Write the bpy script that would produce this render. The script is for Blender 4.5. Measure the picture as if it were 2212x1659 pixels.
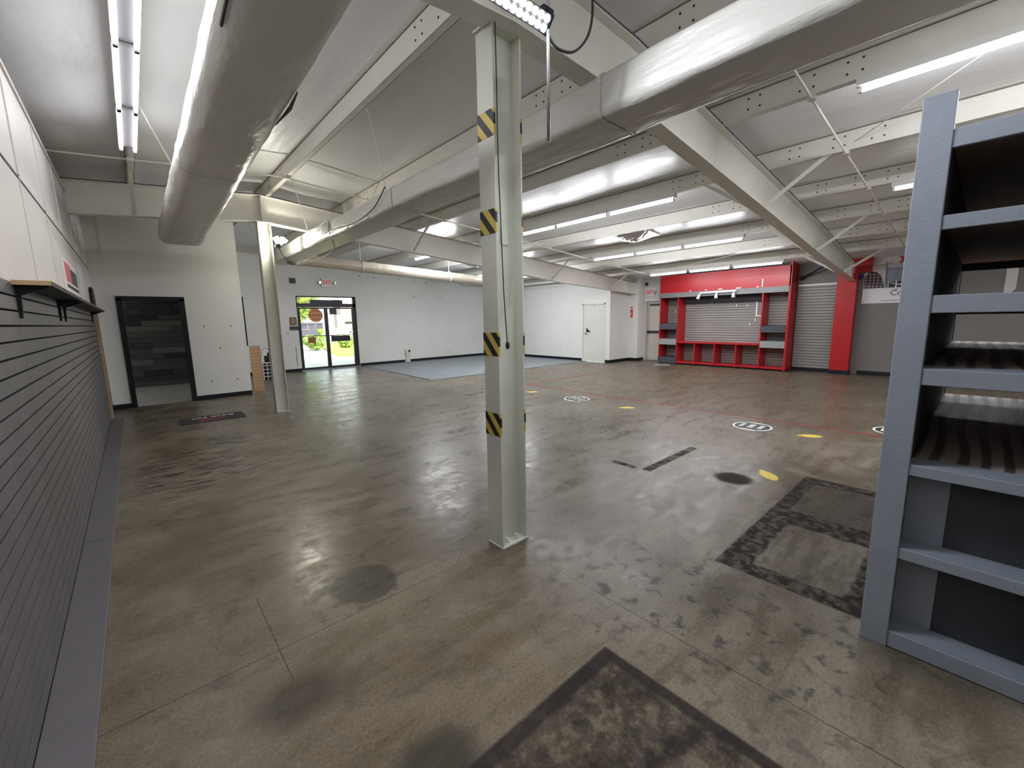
import bpy, math, random
from mathutils import Matrix, Vector
random.seed(7)
scn = bpy.context.scene
COL = scn.collection
for o in list(bpy.data.objects):
    bpy.data.objects.remove(o, do_unlink=True)

# ------------------------------------------------------------------ camera
H = 1.55
F_PX, W_PX = 906.25, 2212.0
yaw, pitch, roll = (math.radians(a) for a in (41.76, -8.80, -1.045))
fw = Vector((math.sin(yaw)*math.cos(pitch), math.cos(yaw)*math.cos(pitch), math.sin(pitch)))
rt = Vector((math.cos(yaw), -math.sin(yaw), 0))
up = rt.cross(fw)
r2 = rt*math.cos(roll) + up*math.sin(roll)
u2 = -rt*math.sin(roll) + up*math.cos(roll)
cam_d = bpy.data.cameras.new('camera')
cam_d.sensor_width = 36
cam_d.lens = 36*F_PX/W_PX
cam_d.clip_start = 0.05
cam = bpy.data.objects.new('camera', cam_d)
COL.objects.link(cam)
M = Matrix(((r2.x, u2.x, -fw.x, 0), (r2.y, u2.y, -fw.y, 0), (r2.z, u2.z, -fw.z, H), (0, 0, 0, 1)))
cam.matrix_world = M
scn.camera = cam

# ------------------------------------------------------------------ world, sun, exposure
TUBE = 7.0           # radiance of a fluorescent tube's surface
TUBE_W = 29.0        # light given off by one tube
LEDS = 14.0          # radiance of a work-light lens
world = bpy.data.worlds.new('world')
scn.world = world
world.use_nodes = True
wn = world.node_tree.nodes
wl = world.node_tree.links
sky = wn.new('ShaderNodeTexSky')
sky.sky_type = 'NISHITA'
sky.sun_disc = False
sky.sun_elevation = math.radians(52)
sky.sun_rotation = math.radians(200)
sky.dust_density = 3.0
bg = wn['Background']
bg.inputs['Strength'].default_value = 0.95
haze = wn.new('ShaderNodeMix'); haze.data_type = 'RGBA'; haze.blend_type = 'MULTIPLY'
haze.inputs[0].default_value = 1.0; haze.inputs[7].default_value = (1.22, 1.02, 0.78, 1)   # hazy white summer sky
wl.new(sky.outputs[0], haze.inputs[6]); wl.new(haze.outputs[2], bg.inputs['Color'])
world.cycles.sampling_method = 'NONE'   # the sky only shows through the glass entrance
vs = scn.view_settings
vs.view_transform = 'Standard'
vs.look = 'None'
vs.gamma = 1
vs.use_curve_mapping = False
vs.exposure = 0.68

# ------------------------------------------------------------------ helpers
WLOC = {}
class MB:
    def __init__(s):
        s.v, s.f = [], []
    def quad(s, *p):
        n = len(s.v); s.v += [tuple(q) for q in p]; s.f.append(tuple(range(n, n+len(p)))); return s
    def box(s, x0, x1, y0, y1, z0, z1):
        x0, x1 = sorted((x0, x1)); y0, y1 = sorted((y0, y1)); z0, z1 = sorted((z0, z1))
        return s.hexa([(x0,y0,z0),(x1,y0,z0),(x1,y1,z0),(x0,y1,z0)], [(x0,y0,z1),(x1,y0,z1),(x1,y1,z1),(x0,y1,z1)])
    def hexa(s, b, t):
        return s.loft([b, t])
    def loft(s, rings, cap=True):
        n0 = len(s.v); k = len(rings[0])
        for r in rings: s.v += [tuple(q) for q in r]
        for i in range(len(rings)-1):
            a = n0+i*k; b = a+k
            for j in range(k):
                s.f.append((a+j, a+(j+1) % k, b+(j+1) % k, b+j))
        if cap:
            s.f.append(tuple(n0+j for j in reversed(range(k))))
            e = n0+(len(rings)-1)*k
            s.f.append(tuple(e+j for j in range(k)))
        return s
    def prism(s, poly, axis, a, b):
        """poly: 2D points; axis 'x': (y,z), 'y': (x,z), 'z': (x,y)"""
        def p(q, t):
            return {'x': (t, q[0], q[1]), 'y': (q[0], t, q[1]), 'z': (q[0], q[1], t)}[axis]
        return s.loft([[p(q, a) for q in poly], [p(q, b) for q in poly]])
    def tube(s, pts, r, n=8, cap=True):
        pts = [Vector(p) for p in pts]; rings = []
        rs = r if isinstance(r, (list, tuple)) else [r]*len(pts)
        ref = None
        for i, p in enumerate(pts):
            d = (pts[min(i+1, len(pts)-1)] - pts[max(i-1, 0)]).normalized()
            if ref is None:
                ref = Vector((0, 0, 1)) if abs(d.z) < 0.9 else Vector((1, 0, 0))
            a = d.cross(ref).normalized(); b = d.cross(a).normalized()
            ref = b.cross(d) * -1 if False else ref
            rings.append([p + (a*math.cos(2*math.pi*j/n) + b*math.sin(2*math.pi*j/n))*rs[i] for j in range(n)])
        return s.loft(rings, cap)
    def bar(s, p, q, w, h, up_=(0, 0, 1)):
        p, q = Vector(p), Vector(q); d = (q-p).normalized()
        a = d.cross(Vector(up_)).normalized(); b = a.cross(d).normalized()
        c = [(-1,-1), (1,-1), (1,1), (-1,1)]
        return s.loft([[o + a*(i*w/2) + b*(j*h/2) for i, j in c] for o in (p, q)])
    def disc(s, c, r, nrm, th=0.002, n=20, rx=None, right=None):
        nrm = Vector(nrm).normalized(); c = Vector(c)
        a = Vector(right).normalized() if right else nrm.orthogonal().normalized()
        b = nrm.cross(a)
        rx = rx or r
        ring = lambda o: [o + a*(math.cos(2*math.pi*j/n)*rx) + b*(math.sin(2*math.pi*j/n)*r) for j in range(n)]
        return s.loft([ring(c), ring(c+nrm*th)])
    def sphere(s, c, r, n=10, m=6, sx=1, sy=1, sz=1):
        c = Vector(c)
        rings = [[c + Vector((sx*r*math.sin(math.pi*i/m)*math.cos(2*math.pi*j/n), sy*r*math.sin(math.pi*i/m)*math.sin(2*math.pi*j/n), -sz*r*math.cos(math.pi*i/m))) for j in range(n)] for i in range(1, m)]
        return s.loft(rings)
    def build(s, name, mat, parent=None, loc=None, smooth=False, bevel=0):
        if parent is not None: base = WLOC[parent.name]
        else: base = Vector(loc) if loc else Vector((0, 0, 0))
        me = bpy.data.meshes.new(name)
        me.from_pydata([tuple(Vector(v)-base) for v in s.v], [], s.f)
        me.validate(); me.update()
        if bevel:
            import bmesh
            bm = bmesh.new(); bm.from_mesh(me)
            bmesh.ops.remove_doubles(bm, verts=bm.verts, dist=1e-5)
            bmesh.ops.bevel(bm, geom=[e for e in bm.edges], offset=bevel, segments=2, profile=0.5, affect='EDGES', clamp_overlap=True)
            bm.to_mesh(me); bm.free()
        if smooth:
            for p in me.polygons: p.use_smooth = True
        me.materials.append(mat)
        o = bpy.data.objects.new(name, me)
        COL.objects.link(o)
        if parent is not None: o.parent = parent
        else: o.location = base
        WLOC[o.name] = base
        return o

def tag(o, label=None, cat=None, group=None, kind=None):
    if label: o['label'] = label
    if cat: o['category'] = cat
    if group: o['group'] = group
    if kind: o['kind'] = kind
    return o
def struct(o):
    o['kind'] = 'structure'; return o
def thing(name, label, cat, loc, group=None):
    o = bpy.data.objects.new(name, None)
    o.empty_display_size = 0.1
    COL.objects.link(o); o.location = loc
    WLOC[o.name] = Vector(loc)
    return tag(o, label, cat, group)
def structE(name, loc):
    o = bpy.data.objects.new(name, None); o.empty_display_size = 0.1
    COL.objects.link(o); o.location = loc; WLOC[o.name] = Vector(loc)
    return struct(o)
B = lambda *a: MB().box(*a)

def text(name, body, size, pos, right, upv, mat, parent=None, align='CENTER', mirror=False, depth=0.001, squeeze=1.0, bold=0.0, loc=None):
    cu = bpy.data.curves.new('t', 'FONT')
    cu.body = body; cu.size = size; cu.align_x = align; cu.align_y = 'CENTER'
    cu.extrude = depth; cu.offset = bold; cu.resolution_u = 3
    to = bpy.data.objects.new('t', cu); COL.objects.link(to)
    dg = bpy.context.evaluated_depsgraph_get()
    me = bpy.data.meshes.new_from_object(to.evaluated_get(dg))
    R, U = Vector(right).normalized(), Vector(upv).normalized()
    N = R.cross(U)
    if mirror: R = -R
    base = WLOC[parent.name] if parent is not None else (Vector(loc) if loc else Vector((0, 0, 0)))
    P = Vector(pos) - base
    for v in me.vertices:
        c = v.co.copy(); v.co = P + R*c.x*squeeze + U*c.y + N*c.z
    bpy.data.objects.remove(to, do_unlink=True); bpy.data.curves.remove(cu)
    me.name = name; me.materials.clear(); me.materials.append(mat)
    o = bpy.data.objects.new(name, me); COL.objects.link(o)
    if parent is not None: o.parent = parent
    else: o.location = base
    WLOC[o.name] = base
    return o

# ------------------------------------------------------------------ materials
def nodes_of(name):
    m = bpy.data.materials.new(name); m.use_nodes = True
    nt = m.node_tree
    return m, nt, nt.nodes['Principled BSDF']
def pm(name, col, rough=0.5, metal=0.0, var=0.0, vscale=4.0, bump=0.0, bscale=40.0, stretch=None, spec=0.5, coat=0.0):
    m, nt, b = nodes_of(name)
    b.inputs['Base Color'].default_value = (*col, 1)
    b.inputs['Roughness'].default_value = rough
    b.inputs['Metallic'].default_value = metal
    b.inputs['Specular IOR Level'].default_value = spec
    b.inputs['Coat Weight'].default_value = coat
    tc = nt.nodes.new('ShaderNodeTexCoord')
    src = tc.outputs['Object']
    if stretch:
        mp = nt.nodes.new('ShaderNodeMapping'); mp.inputs['Scale'].default_value = stretch
        nt.links.new(src, mp.inputs[0]); src = mp.outputs[0]
    if var:
        n = nt.nodes.new('ShaderNodeTexNoise'); n.inputs['Scale'].default_value = vscale; n.inputs['Detail'].default_value = 5
        nt.links.new(src, n.inputs['Vector'])
        mr = nt.nodes.new('ShaderNodeMapRange'); mr.inputs['From Min'].default_value = 0.3; mr.inputs['From Max'].default_value = 0.7
        mr.inputs['To Min'].default_value = 1-var; mr.inputs['To Max'].default_value = 1+var
        nt.links.new(n.outputs['Fac'], mr.inputs['Value'])
        vm = nt.nodes.new('ShaderNodeVectorMath'); vm.operation = 'SCALE'
        vm.inputs[0].default_value = col
        nt.links.new(mr.outputs[0], vm.inputs['Scale']); nt.links.new(vm.outputs[0], b.inputs['Base Color'])
    if bump:
        n = nt.nodes.new('ShaderNodeTexNoise'); n.inputs['Scale'].default_value = bscale; n.inputs['Detail'].default_value = 4
        nt.links.new(src, n.inputs['Vector'])
        bp = nt.nodes.new('ShaderNodeBump'); bp.inputs['Strength'].default_value = bump; bp.inputs['Distance'].default_value = 0.02
        nt.links.new(n.outputs['Fac'], bp.inputs['Height']); nt.links.new(bp.outputs[0], b.inputs['Normal'])
    return m
def emit(name, col, s):
    m, nt, b = nodes_of(name)
    b.inputs['Base Color'].default_value = (*col, 1)
    b.inputs['Emission Color'].default_value = (*col, 1)
    b.inputs['Emission Strength'].default_value = s
    return m

mWall = pm('white_wall_paint', (0.74, 0.735, 0.70), 0.55, var=0.03, vscale=1.5, bump=0.12, bscale=90)
mWall2 = pm('white_panel_paint', (0.62, 0.585, 0.565), 0.5, var=0.03, vscale=2, bump=0.05, bscale=60)
mSteel = pm('cream_steel_paint', (0.76, 0.735, 0.67), 0.38, var=0.03, vscale=3)
mColumn = pm('pale_green_steel_paint', (0.66, 0.665, 0.575), 0.4, var=0.05, vscale=3, bump=0.04, bscale=30)
mInsul = pm('vinyl_insulation', (0.84, 0.84, 0.85), 0.36, var=0.03, vscale=1.2, bump=0.35, bscale=5, stretch=(1.6, 0.7, 1))
mFoil = pm('foil_patch', (0.7, 0.7, 0.71), 0.16, metal=0.6, bump=1.0, bscale=14)
mDuct = pm('duct_wrap_vinyl', (0.58, 0.565, 0.52), 0.36, var=0.05, vscale=2, bump=0.8, bscale=9, stretch=(1, 0.35, 1.6))
mDuctS = pm('silver_duct_wrap', (0.66, 0.60, 0.50), 0.34, metal=0.25, bump=0.5, bscale=14, stretch=(0.6, 1, 1))
mBlack = pm('black_paint', (0.008, 0.008, 0.011), 0.5, spec=0.3)
mBlackM = pm('black_rubber_base', (0.007, 0.008, 0.012), 0.55, spec=0.3)
mDarkGrey = pm('charcoal', (0.045, 0.05, 0.058), 0.5)
mSlatL = pm('dark_slat_paint', (0.105, 0.096, 0.098), 0.55, var=0.08, vscale=3, bump=0.06, bscale=120)
mSlatBack = pm('slat_groove', (0.008, 0.007, 0.008), 0.9, spec=0.1)
mSlatR = pm('grey_slat_laminate', (0.27, 0.255, 0.24), 0.45, var=0.04, vscale=2)
mDeck = pm('grey_deck_paint', (0.12, 0.108, 0.118), 0.5, var=0.05, vscale=6, bump=0.15, bscale=160)
mGreyWall = pm('grey_wall_paint', (0.17, 0.155, 0.14), 0.55, var=0.04, vscale=1.5, bump=0.08, bscale=80)
mRed = pm('red_laminate', (0.42, 0.010, 0.016), 0.36, var=0.05, vscale=2)
mRedD = pm('red_paint', (0.40, 0.006, 0.010), 0.42, var=0.06, vscale=2)
mGreyTrim = pm('grey_laminate', (0.19, 0.195, 0.195), 0.4)
mGreyLt = pm('light_grey_laminate', (0.27, 0.275, 0.265), 0.4)
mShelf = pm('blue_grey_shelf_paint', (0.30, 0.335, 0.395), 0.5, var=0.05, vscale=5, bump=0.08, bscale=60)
mShelfIn = pm('shelf_inner_dark', (0.055, 0.058, 0.068), 0.6)  # darker copy of the shelf paint; shade on rear posts and sides is in it
mTan = pm('raw_pine', (0.50, 0.33, 0.18), 0.6, var=0.15, vscale=8, stretch=(1, 1, 0.1))
mBrownSlat = pm('brown_slatboard', (0.42, 0.25, 0.14), 0.55, var=0.06, vscale=5)
mYellow = pm('yellow_vinyl', (0.72, 0.54, 0.08), 0.45)
mRedTape = pm('red_floor_tape', (0.22, 0.012, 0.018), 0.6, var=0.15, vscale=9)
mWhite = pm('white_plastic', (0.78, 0.78, 0.76), 0.4)
mBeige = pm('beige_plastic', (0.62, 0.60, 0.54), 0.45)
mDoorW = pm('white_door_paint', (0.68, 0.68, 0.62), 0.42, var=0.03, vscale=2)
mDoorE = pm('exit_door_paint', (0.60, 0.58, 0.52), 0.45, var=0.08, vscale=3)
mChrome = pm('brushed_metal', (0.55, 0.55, 0.55), 0.3, metal=0.9)
mDarkMetal = pm('dark_bronze_metal', (0.02, 0.022, 0.03), 0.4, metal=0.3)
mMat = pm('blue_grey_rubber_tile', (0.20, 0.225, 0.245), 0.42, var=0.06, vscale=3, bump=0.1, bscale=90)
mVinyl = pm('light_vinyl_floor', (0.55, 0.55, 0.53), 0.4, var=0.08, vscale=4)
mRedSign = pm('red_sign', (0.65, 0.03, 0.04), 0.45)
mWhiteInk = pm('white_ink', (0.82, 0.82, 0.80), 0.5)
mBlackInk = pm('black_ink', (0.015, 0.015, 0.018), 0.5)
mRedInk = pm('red_ink', (0.55, 0.02, 0.04), 0.5)
mCable = pm('black_cable', (0.02, 0.02, 0.022), 0.5)
mTube = emit('fluorescent_tube_glow', (0.93, 0.96, 1.0), TUBE)
mTubeTwin = emit('twin_tube_glow', (0.95, 0.95, 1.0), TUBE*0.7)  # twin tubes glow more weakly than the single ones
mLed = emit('led_lens_glow', (0.86, 0.92, 1.0), LEDS)
mFlood = emit('flood_panel_glow', (1.0, 0.97, 0.80), 10.0)
mExitInk = emit('exit_letters_red', (0.6, 0.008, 0.016), 0.2)
mConcreteOut = pm('outdoor_concrete', (0.62, 0.59, 0.54), 0.8, var=0.1, vscale=1)
mAsphalt = pm('outdoor_asphalt', (0.35, 0.34, 0.33), 0.85, var=0.1, vscale=1)
mGrass = pm('grass', (0.34, 0.44, 0.06), 0.9, var=0.25, vscale=3, bump=0.5, bscale=40)
mLeaf = pm('hedge_leaf', (0.16, 0.30, 0.045), 0.6, var=0.4, vscale=3)
mLeaf2 = pm('tree_leaf', (0.24, 0.36, 0.06), 0.6, var=0.4, vscale=2)
mBark = pm('bark', (0.12, 0.08, 0.05), 0.9)
mBldg = pm('far_building_wall', (0.66, 0.62, 0.56), 0.8, var=0.04)
mBldgD = pm('far_building_window', (0.10, 0.11, 0.13), 0.2)
mPaper = pm('paper_sheet', (0.70, 0.67, 0.72), 0.7)
def translucent(name, c):
    m, nt, b = nodes_of(name)
    d = nt.nodes.new('ShaderNodeBsdfDiffuse'); t = nt.nodes.new('ShaderNodeBsdfTranslucent'); x = nt.nodes.new('ShaderNodeMixShader')
    d.inputs[0].default_value = (*c, 1); t.inputs[0].default_value = (*c, 1); x.inputs[0].default_value = 0.8
    nt.links.new(d.outputs[0], x.inputs[1]); nt.links.new(t.outputs[0], x.inputs[2])
    nt.links.new(x.outputs[0], nt.nodes['Material Output'].inputs['Surface']); return m
mPaper = translucent('paper_sheet_thin', (0.74, 0.70, 0.80))
mPeach = translucent('peach_vinyl', (0.62, 0.42, 0.30))
mTanP = translucent('tan_paper', (0.42, 0.28, 0.18))
mGlass, nt, b = nodes_of('door_glass')
tr = nt.nodes.new('ShaderNodeBsdfTransparent'); gl = nt.nodes.new('ShaderNodeBsdfGlossy'); gl.inputs['Roughness'].default_value = 0.02
fr = nt.nodes.new('ShaderNodeFresnel'); mx = nt.nodes.new('ShaderNodeMixShader')
tr.inputs[0].default_value = (0.93, 0.95, 0.94, 1)
nt.links.new(fr.outputs[0], mx.inputs[0]); nt.links.new(tr.outputs[0], mx.inputs[1]); nt.links.new(gl.outputs[0], mx.inputs[2])
nt.links.new(mx.outputs[0], nt.nodes['Material Output'].inputs['Surface'])

# hazard stripes: flat print on the tape
mHaz, nt, b = nodes_of('hazard_stripe_tape')
tc = nt.nodes.new('ShaderNodeTexCoord'); sp = nt.nodes.new('ShaderNodeSeparateXYZ'); nt.links.new(tc.outputs['Object'], sp.inputs[0])
def mth(nt, op, a, b_=None, c=None):
    n = nt.nodes.new('ShaderNodeMath'); n.operation = op
    for i, q in enumerate((a, b_, c)):
        if q is None: continue
        if isinstance(q, (int, float)): n.inputs[i].default_value = q
        else: nt.links.new(q, n.inputs[i])
    return n.outputs[0]
t_ = mth(nt, 'SUBTRACT', mth(nt, 'MULTIPLY', sp.outputs['Z'], 8.0), mth(nt, 'MULTIPLY', sp.outputs['Y'], 9.0))
t_ = mth(nt, 'FRACT', mth(nt, 'ADD', t_, 50.33))
st = mth(nt, 'GREATER_THAN', t_, 0.5)
mc = nt.nodes.new('ShaderNodeMix'); mc.data_type = 'RGBA'
mc.inputs[6].default_value = (0.62, 0.47, 0.10, 1); mc.inputs[7].default_value = (0.012, 0.012, 0.014, 1)
nt.links.new(st, mc.inputs[0]); nt.links.new(mc.outputs[2], b.inputs['Base Color']); b.inputs['Roughness'].default_value = 0.45

# weathered plywood with strong grain
mPly, nt, b = nodes_of('weathered_plywood')
tc = nt.nodes.new('ShaderNodeTexCoord'); mp = nt.nodes.new('ShaderNodeMapping'); mp.inputs['Scale'].default_value = (0.30, 1.0, 1)
nt.links.new(tc.outputs['Object'], mp.inputs[0])
wv = nt.nodes.new('ShaderNodeTexWave'); wv.wave_type = 'BANDS'; wv.bands_direction = 'Y'; wv.inputs['Scale'].default_value = 4.5; wv.inputs['Distortion'].default_value = 7.0; wv.inputs['Detail'].default_value = 1.5; wv.inputs['Detail Scale'].default_value = 0.55
nt.links.new(mp.outputs[0], wv.inputs['Vector'])
cr = nt.nodes.new('ShaderNodeValToRGB'); cr.color_ramp.elements[0].color = (0.10, 0.08, 0.075, 1); cr.color_ramp.elements[1].color = (0.42, 0.37, 0.34, 1); cr.color_ramp.elements[0].position = 0.25; cr.color_ramp.elements[1].position = 0.6
nt.links.new(wv.outputs['Fac'], cr.inputs[0]); nt.links.new(cr.outputs[0], b.inputs['Base Color']); b.inputs['Roughness'].default_value = 0.5
mPlyU = pm('brown_plywood_underside', (0.36, 0.235, 0.15), 0.6, var=0.2, vscale=4, stretch=(0.4, 2, 1))

# polished concrete floor
mFloor, nt, b = nodes_of('polished_concrete_floor')
N = nt.nodes; L = nt.links
tc = N.new('ShaderNodeTexCoord'); sp = N.new('ShaderNodeSeparateXYZ'); L.new(tc.outputs['Object'], sp.inputs[0])
X, Y = sp.outputs['X'], sp.outputs['Y']
def noise(scale, detail=6, dist=0.0, vec=None, rough=0.55):
    n = N.new('ShaderNodeTexNoise'); n.inputs['Scale'].default_value = scale; n.inputs['Detail'].default_value = detail
    n.inputs['Distortion'].default_value = dist; n.inputs['Roughness'].default_value = rough
    L.new(vec if vec else tc.outputs['Object'], n.inputs['Vector']); return n.outputs['Fac']
def ramp(v, lo, hi, a=0.0, b_=1.0):
    m = N.new('ShaderNodeMapRange'); m.interpolation_type = 'SMOOTHSTEP'
    for k, q in zip(('From Min', 'From Max', 'To Min', 'To Max'), (lo, hi, a, b_)): m.inputs[k].default_value = q
    L.new(v, m.inputs['Value']); return m.outputs[0]
def mul(*a):
    r = a[0]
    for q in a[1:]: r = mth(nt, 'MULTIPLY', r, q)
    return r
def mix(c0, c1, fac):
    m = N.new('ShaderNodeMix'); m.data_type = 'RGBA'
    for i, q in ((6, c0), (7, c1)):
        if isinstance(q, tuple): m.inputs[i].default_value = (*q, 1)
        else: L.new(q, m.inputs[i])
    if isinstance(fac, (int, float)): m.inputs[0].default_value = fac
    else: L.new(fac, m.inputs[0])
    return m.outputs[2]
wob = mth(nt, 'MULTIPLY', mth(nt, 'SUBTRACT', noise(9, 2), 0.5), 0.06)
Xw, Yw = mth(nt, 'ADD', X, wob), mth(nt, 'ADD', Y, wob)
def rect(x0, x1, y0, y1, e=0.01, w=False):
    px, py = (Xw, Yw) if w else (X, Y)
    return mul(ramp(px, x0-e, x0+e), ramp(px, x1-e, x1+e, 1, 0), ramp(py, y0-e, y0+e), ramp(py, y1-e, y1+e, 1, 0))
def ell(cx, cy, rx, ry, soft=0.25):
    dx = mth(nt, 'DIVIDE', mth(nt, 'SUBTRACT', Xw, cx), rx); dy = mth(nt, 'DIVIDE', mth(nt, 'SUBTRACT', Yw, cy), ry)
    d = mth(nt, 'SQRT', mth(nt, 'ADD', mul(dx, dx), mul(dy, dy)))
    return ramp(d, 1-soft, 1+soft, 1, 0)
mpr = N.new('ShaderNodeMapping'); mpr.inputs['Rotation'].default_value = (0, 0, math.radians(38)); mpr.inputs['Scale'].default_value = (0.55, 2.0, 1)
L.new(tc.outputs['Object'], mpr.inputs[0]); rotv = mpr.outputs[0]
big, med, fine = noise(0.55, 3, 0.4), noise(2.6, 5, 0.5, rotv, 0.6), noise(11, 3, 0.3)
swirl = noise(1.2, 4, 1.0, None, 0.5)
col = mix((0.095, 0.074, 0.050), (0.262, 0.224, 0.172), ramp(med, 0.22, 0.80))
col = mix(col, (0.096, 0.072, 0.046), ramp(swirl, 0.42, 0.70, 0, 0.8))
col = mix(col, (0.230, 0.208, 0.168), ramp(big, 0.42, 0.68, 0, 0.5))
col = mix(col, (0.140, 0.100, 0.058), mul(ramp(X, 0.0, 2.8, 0.60, 0.0), ramp(Y, 1.0, 5.0, 1.0, 0.3)))
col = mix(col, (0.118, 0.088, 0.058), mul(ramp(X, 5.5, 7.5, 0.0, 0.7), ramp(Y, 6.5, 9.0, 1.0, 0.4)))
col = mix(col, (0.075, 0.062, 0.046), ramp(fine, 0.48, 0.80, 0, 0.36))
smudge = noise(2.0, 5, 1.6, None, 0.6)
col = mix(col, (0.060, 0.050, 0.037), ramp(smudge, 0.52, 0.76, 0, 0.7))
col = mix(col, (0.290, 0.255, 0.200), ramp(smudge, 0.24, 0.44, 0.35, 0))
grain = noise(75, 2, 0.0, None, 0.7)
col = mix(col, (0.055, 0.046, 0.036), ramp(grain, 0.45, 0.72, 0, 0.42))
col = mix(col, (0.300, 0.270, 0.220), ramp(grain, 0.30, 0.46, 0.22, 0))
dk = (0.020, 0.016, 0.016)
blotch = noise(5.5, 5, 0.3, None, 0.65); patchy = noise(15, 3, 0.2, None, 0.6)
streakm = N.new('ShaderNodeMapping'); streakm.inputs['Rotation'].default_value = (0, 0, math.radians(-25)); streakm.inputs['Scale'].default_value = (4, 18, 1)
L.new(tc.outputs['Object'], streakm.inputs[0]); streak = noise(1.0, 3, 0.3, streakm.outputs[0])
# worn adhesive rectangle close to the camera
r1 = rect(-0.2, 1.50, -1.2, 1.05)
col = mix(col, dk, mul(r1, ramp(blotch, 0.34, 0.60, 0.85, 0.12)))
col = mix(col, dk, mul(r1, ramp(patchy, 0.45, 0.6, 0.5, 0.0)))
edge1 = mul(r1, mth(nt, 'SUBTRACT', 1.0, rect(-0.25, 1.445, -1.25, 0.985)))
col = mix(col, (0.026, 0.021, 0.020), mul(edge1, 0.8))
# worn adhesive frame by the shelving
fo = rect(2.60, 4.67, -0.45, 1.0, 0.012)
fi = mth(nt, 'ADD', rect(2.74, 3.48, 0.36, 0.825, 0.015, True), rect(3.75, 4.50, 0.40, 0.88, 0.02, True))
frm = mul(fo, mth(nt, 'SUBTRACT', 1.0, fi))
col = mix(col, dk, mul(frm, ramp(patchy, 0.42, 0.62, 0.92, 0.35)))
col = mix(col, (0.035, 0.03, 0.028), mul(rect(3.75, 4.50, 0.40, 0.88, 0.02), 0.55))
col = mix(col, (0.05, 0.044, 0.036), mul(rect(2.74, 3.48, 0.36, 0.825), ramp(streak, 0.45, 0.6, 0, 0.5)))
# patch with a dark blob left of the post
col = mix(col, (0.16, 0.125, 0.085), mul(rect(0.52, 1.02, 2.10, 2.76, 0.02, True), ramp(patchy, 0.4, 0.6, 0.1, 0.6)))
col = mix(col, (0.05, 0.042, 0.03), mul(rect(0.52, 1.0, 2.10, 2.76, 0.03, True), ramp(patchy, 0.5, 0.62, 0, 0.6)))
col = mix(col, (0.055, 0.050, 0.038), mul(ell(0.86, 2.33, 0.19, 0.20, 0.10), 0.9))
# smaller stains
col = mix(col, (0.03, 0.028, 0.025), mul(ell(4.13, 1.46, 0.15, 0.16, 0.25), 0.95))
col = mix(col, dk, mul(rect(3.73, 4.80, 2.11, 2.20, 0.006), ramp(fine, 0.44, 0.52, 0.95, 0.05)))
col = mix(col, dk, mul(rect(3.69, 3.77, 2.26, 2.56, 0.006), ramp(fine, 0.42, 0.55, 0.95, 0.1)))
col = mix(col, dk, mul(rect(4.64, 4.71, 2.36, 2.64, 0.006), ramp(fine, 0.42, 0.52, 0.8, 0.0)))
col = mix(col, (0.028, 0.023, 0.019), mul(ell(0.42, 5.75, 0.62, 1.0, 0.6), ramp(streak, 0.5, 0.62, 0, 0.95)))
col = mix(col, (0.03, 0.027, 0.025), mul(ell(0.25, 5.3, 0.35, 0.55, 0.6), ramp(streak, 0.56, 0.66, 0, 0.95)))
col = mix(col, (0.033, 0.030, 0.028), mul(rect(0.55, 0.99, 6.36, 7.02, 0.02, True), ramp(streak, 0.42, 0.56, 0.05, 0.85)))
col = mix(col, (0.039, 0.033, 0.028), mul(ell(5.0, 3.5, 0.55, 0.8, 0.5), ramp(patchy, 0.48, 0.62, 0, 0.75)))
col = mix(col, (0.044, 0.041, 0.041), mul(rect(3.0, 3.95, 10.8, 13.0, 0.04), ramp(patchy, 0.42, 0.58, 0.15, 0.7)))
col = mix(col, (0.041, 0.034, 0.025), mul(ell(0.35, 1.75, 0.16, 0.12, 0.5), 0.7))
col = mix(col, (0.033, 0.030, 0.025), mul(ell(0.62, 1.12, 0.16, 0.13, 0.4), 0.8))
col = mix(col, (0.030, 0.028, 0.025), mul(rect(1.6, 2.6, 0.1, 1.6, 0.35), ramp(fine, 0.54, 0.66, 0, 0.8)))
# sawn joints and the diamond around the post
sx, sy = mth(nt, 'ABSOLUTE', mth(nt, 'SUBTRACT', X, 1.80)), mth(nt, 'ABSOLUTE', mth(nt, 'SUBTRACT', Y, 2.10))
dia = mth(nt, 'ADD', sx, sy)
outd = mth(nt, 'GREATER_THAN', dia, 0.43)
jn = mth(nt, 'MAXIMUM', mul(mth(nt, 'LESS_THAN', sx, 0.0028), outd), mul(mth(nt, 'LESS_THAN', sy, 0.0028), outd))
jn = mth(nt, 'MAXIMUM', jn, mth(nt, 'LESS_THAN', mth(nt, 'ABSOLUTE', mth(nt, 'SUBTRACT', mth(nt, 'ADD', dia, wob), 0.43)), 0.0028))
jn = mth(nt, 'MAXIMUM', jn, rect(0.346, 0.351, 1.85, 2.62, 0.001))
col = mix(col, (0.03, 0.025, 0.02), mul(jn, 0.8))
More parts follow.
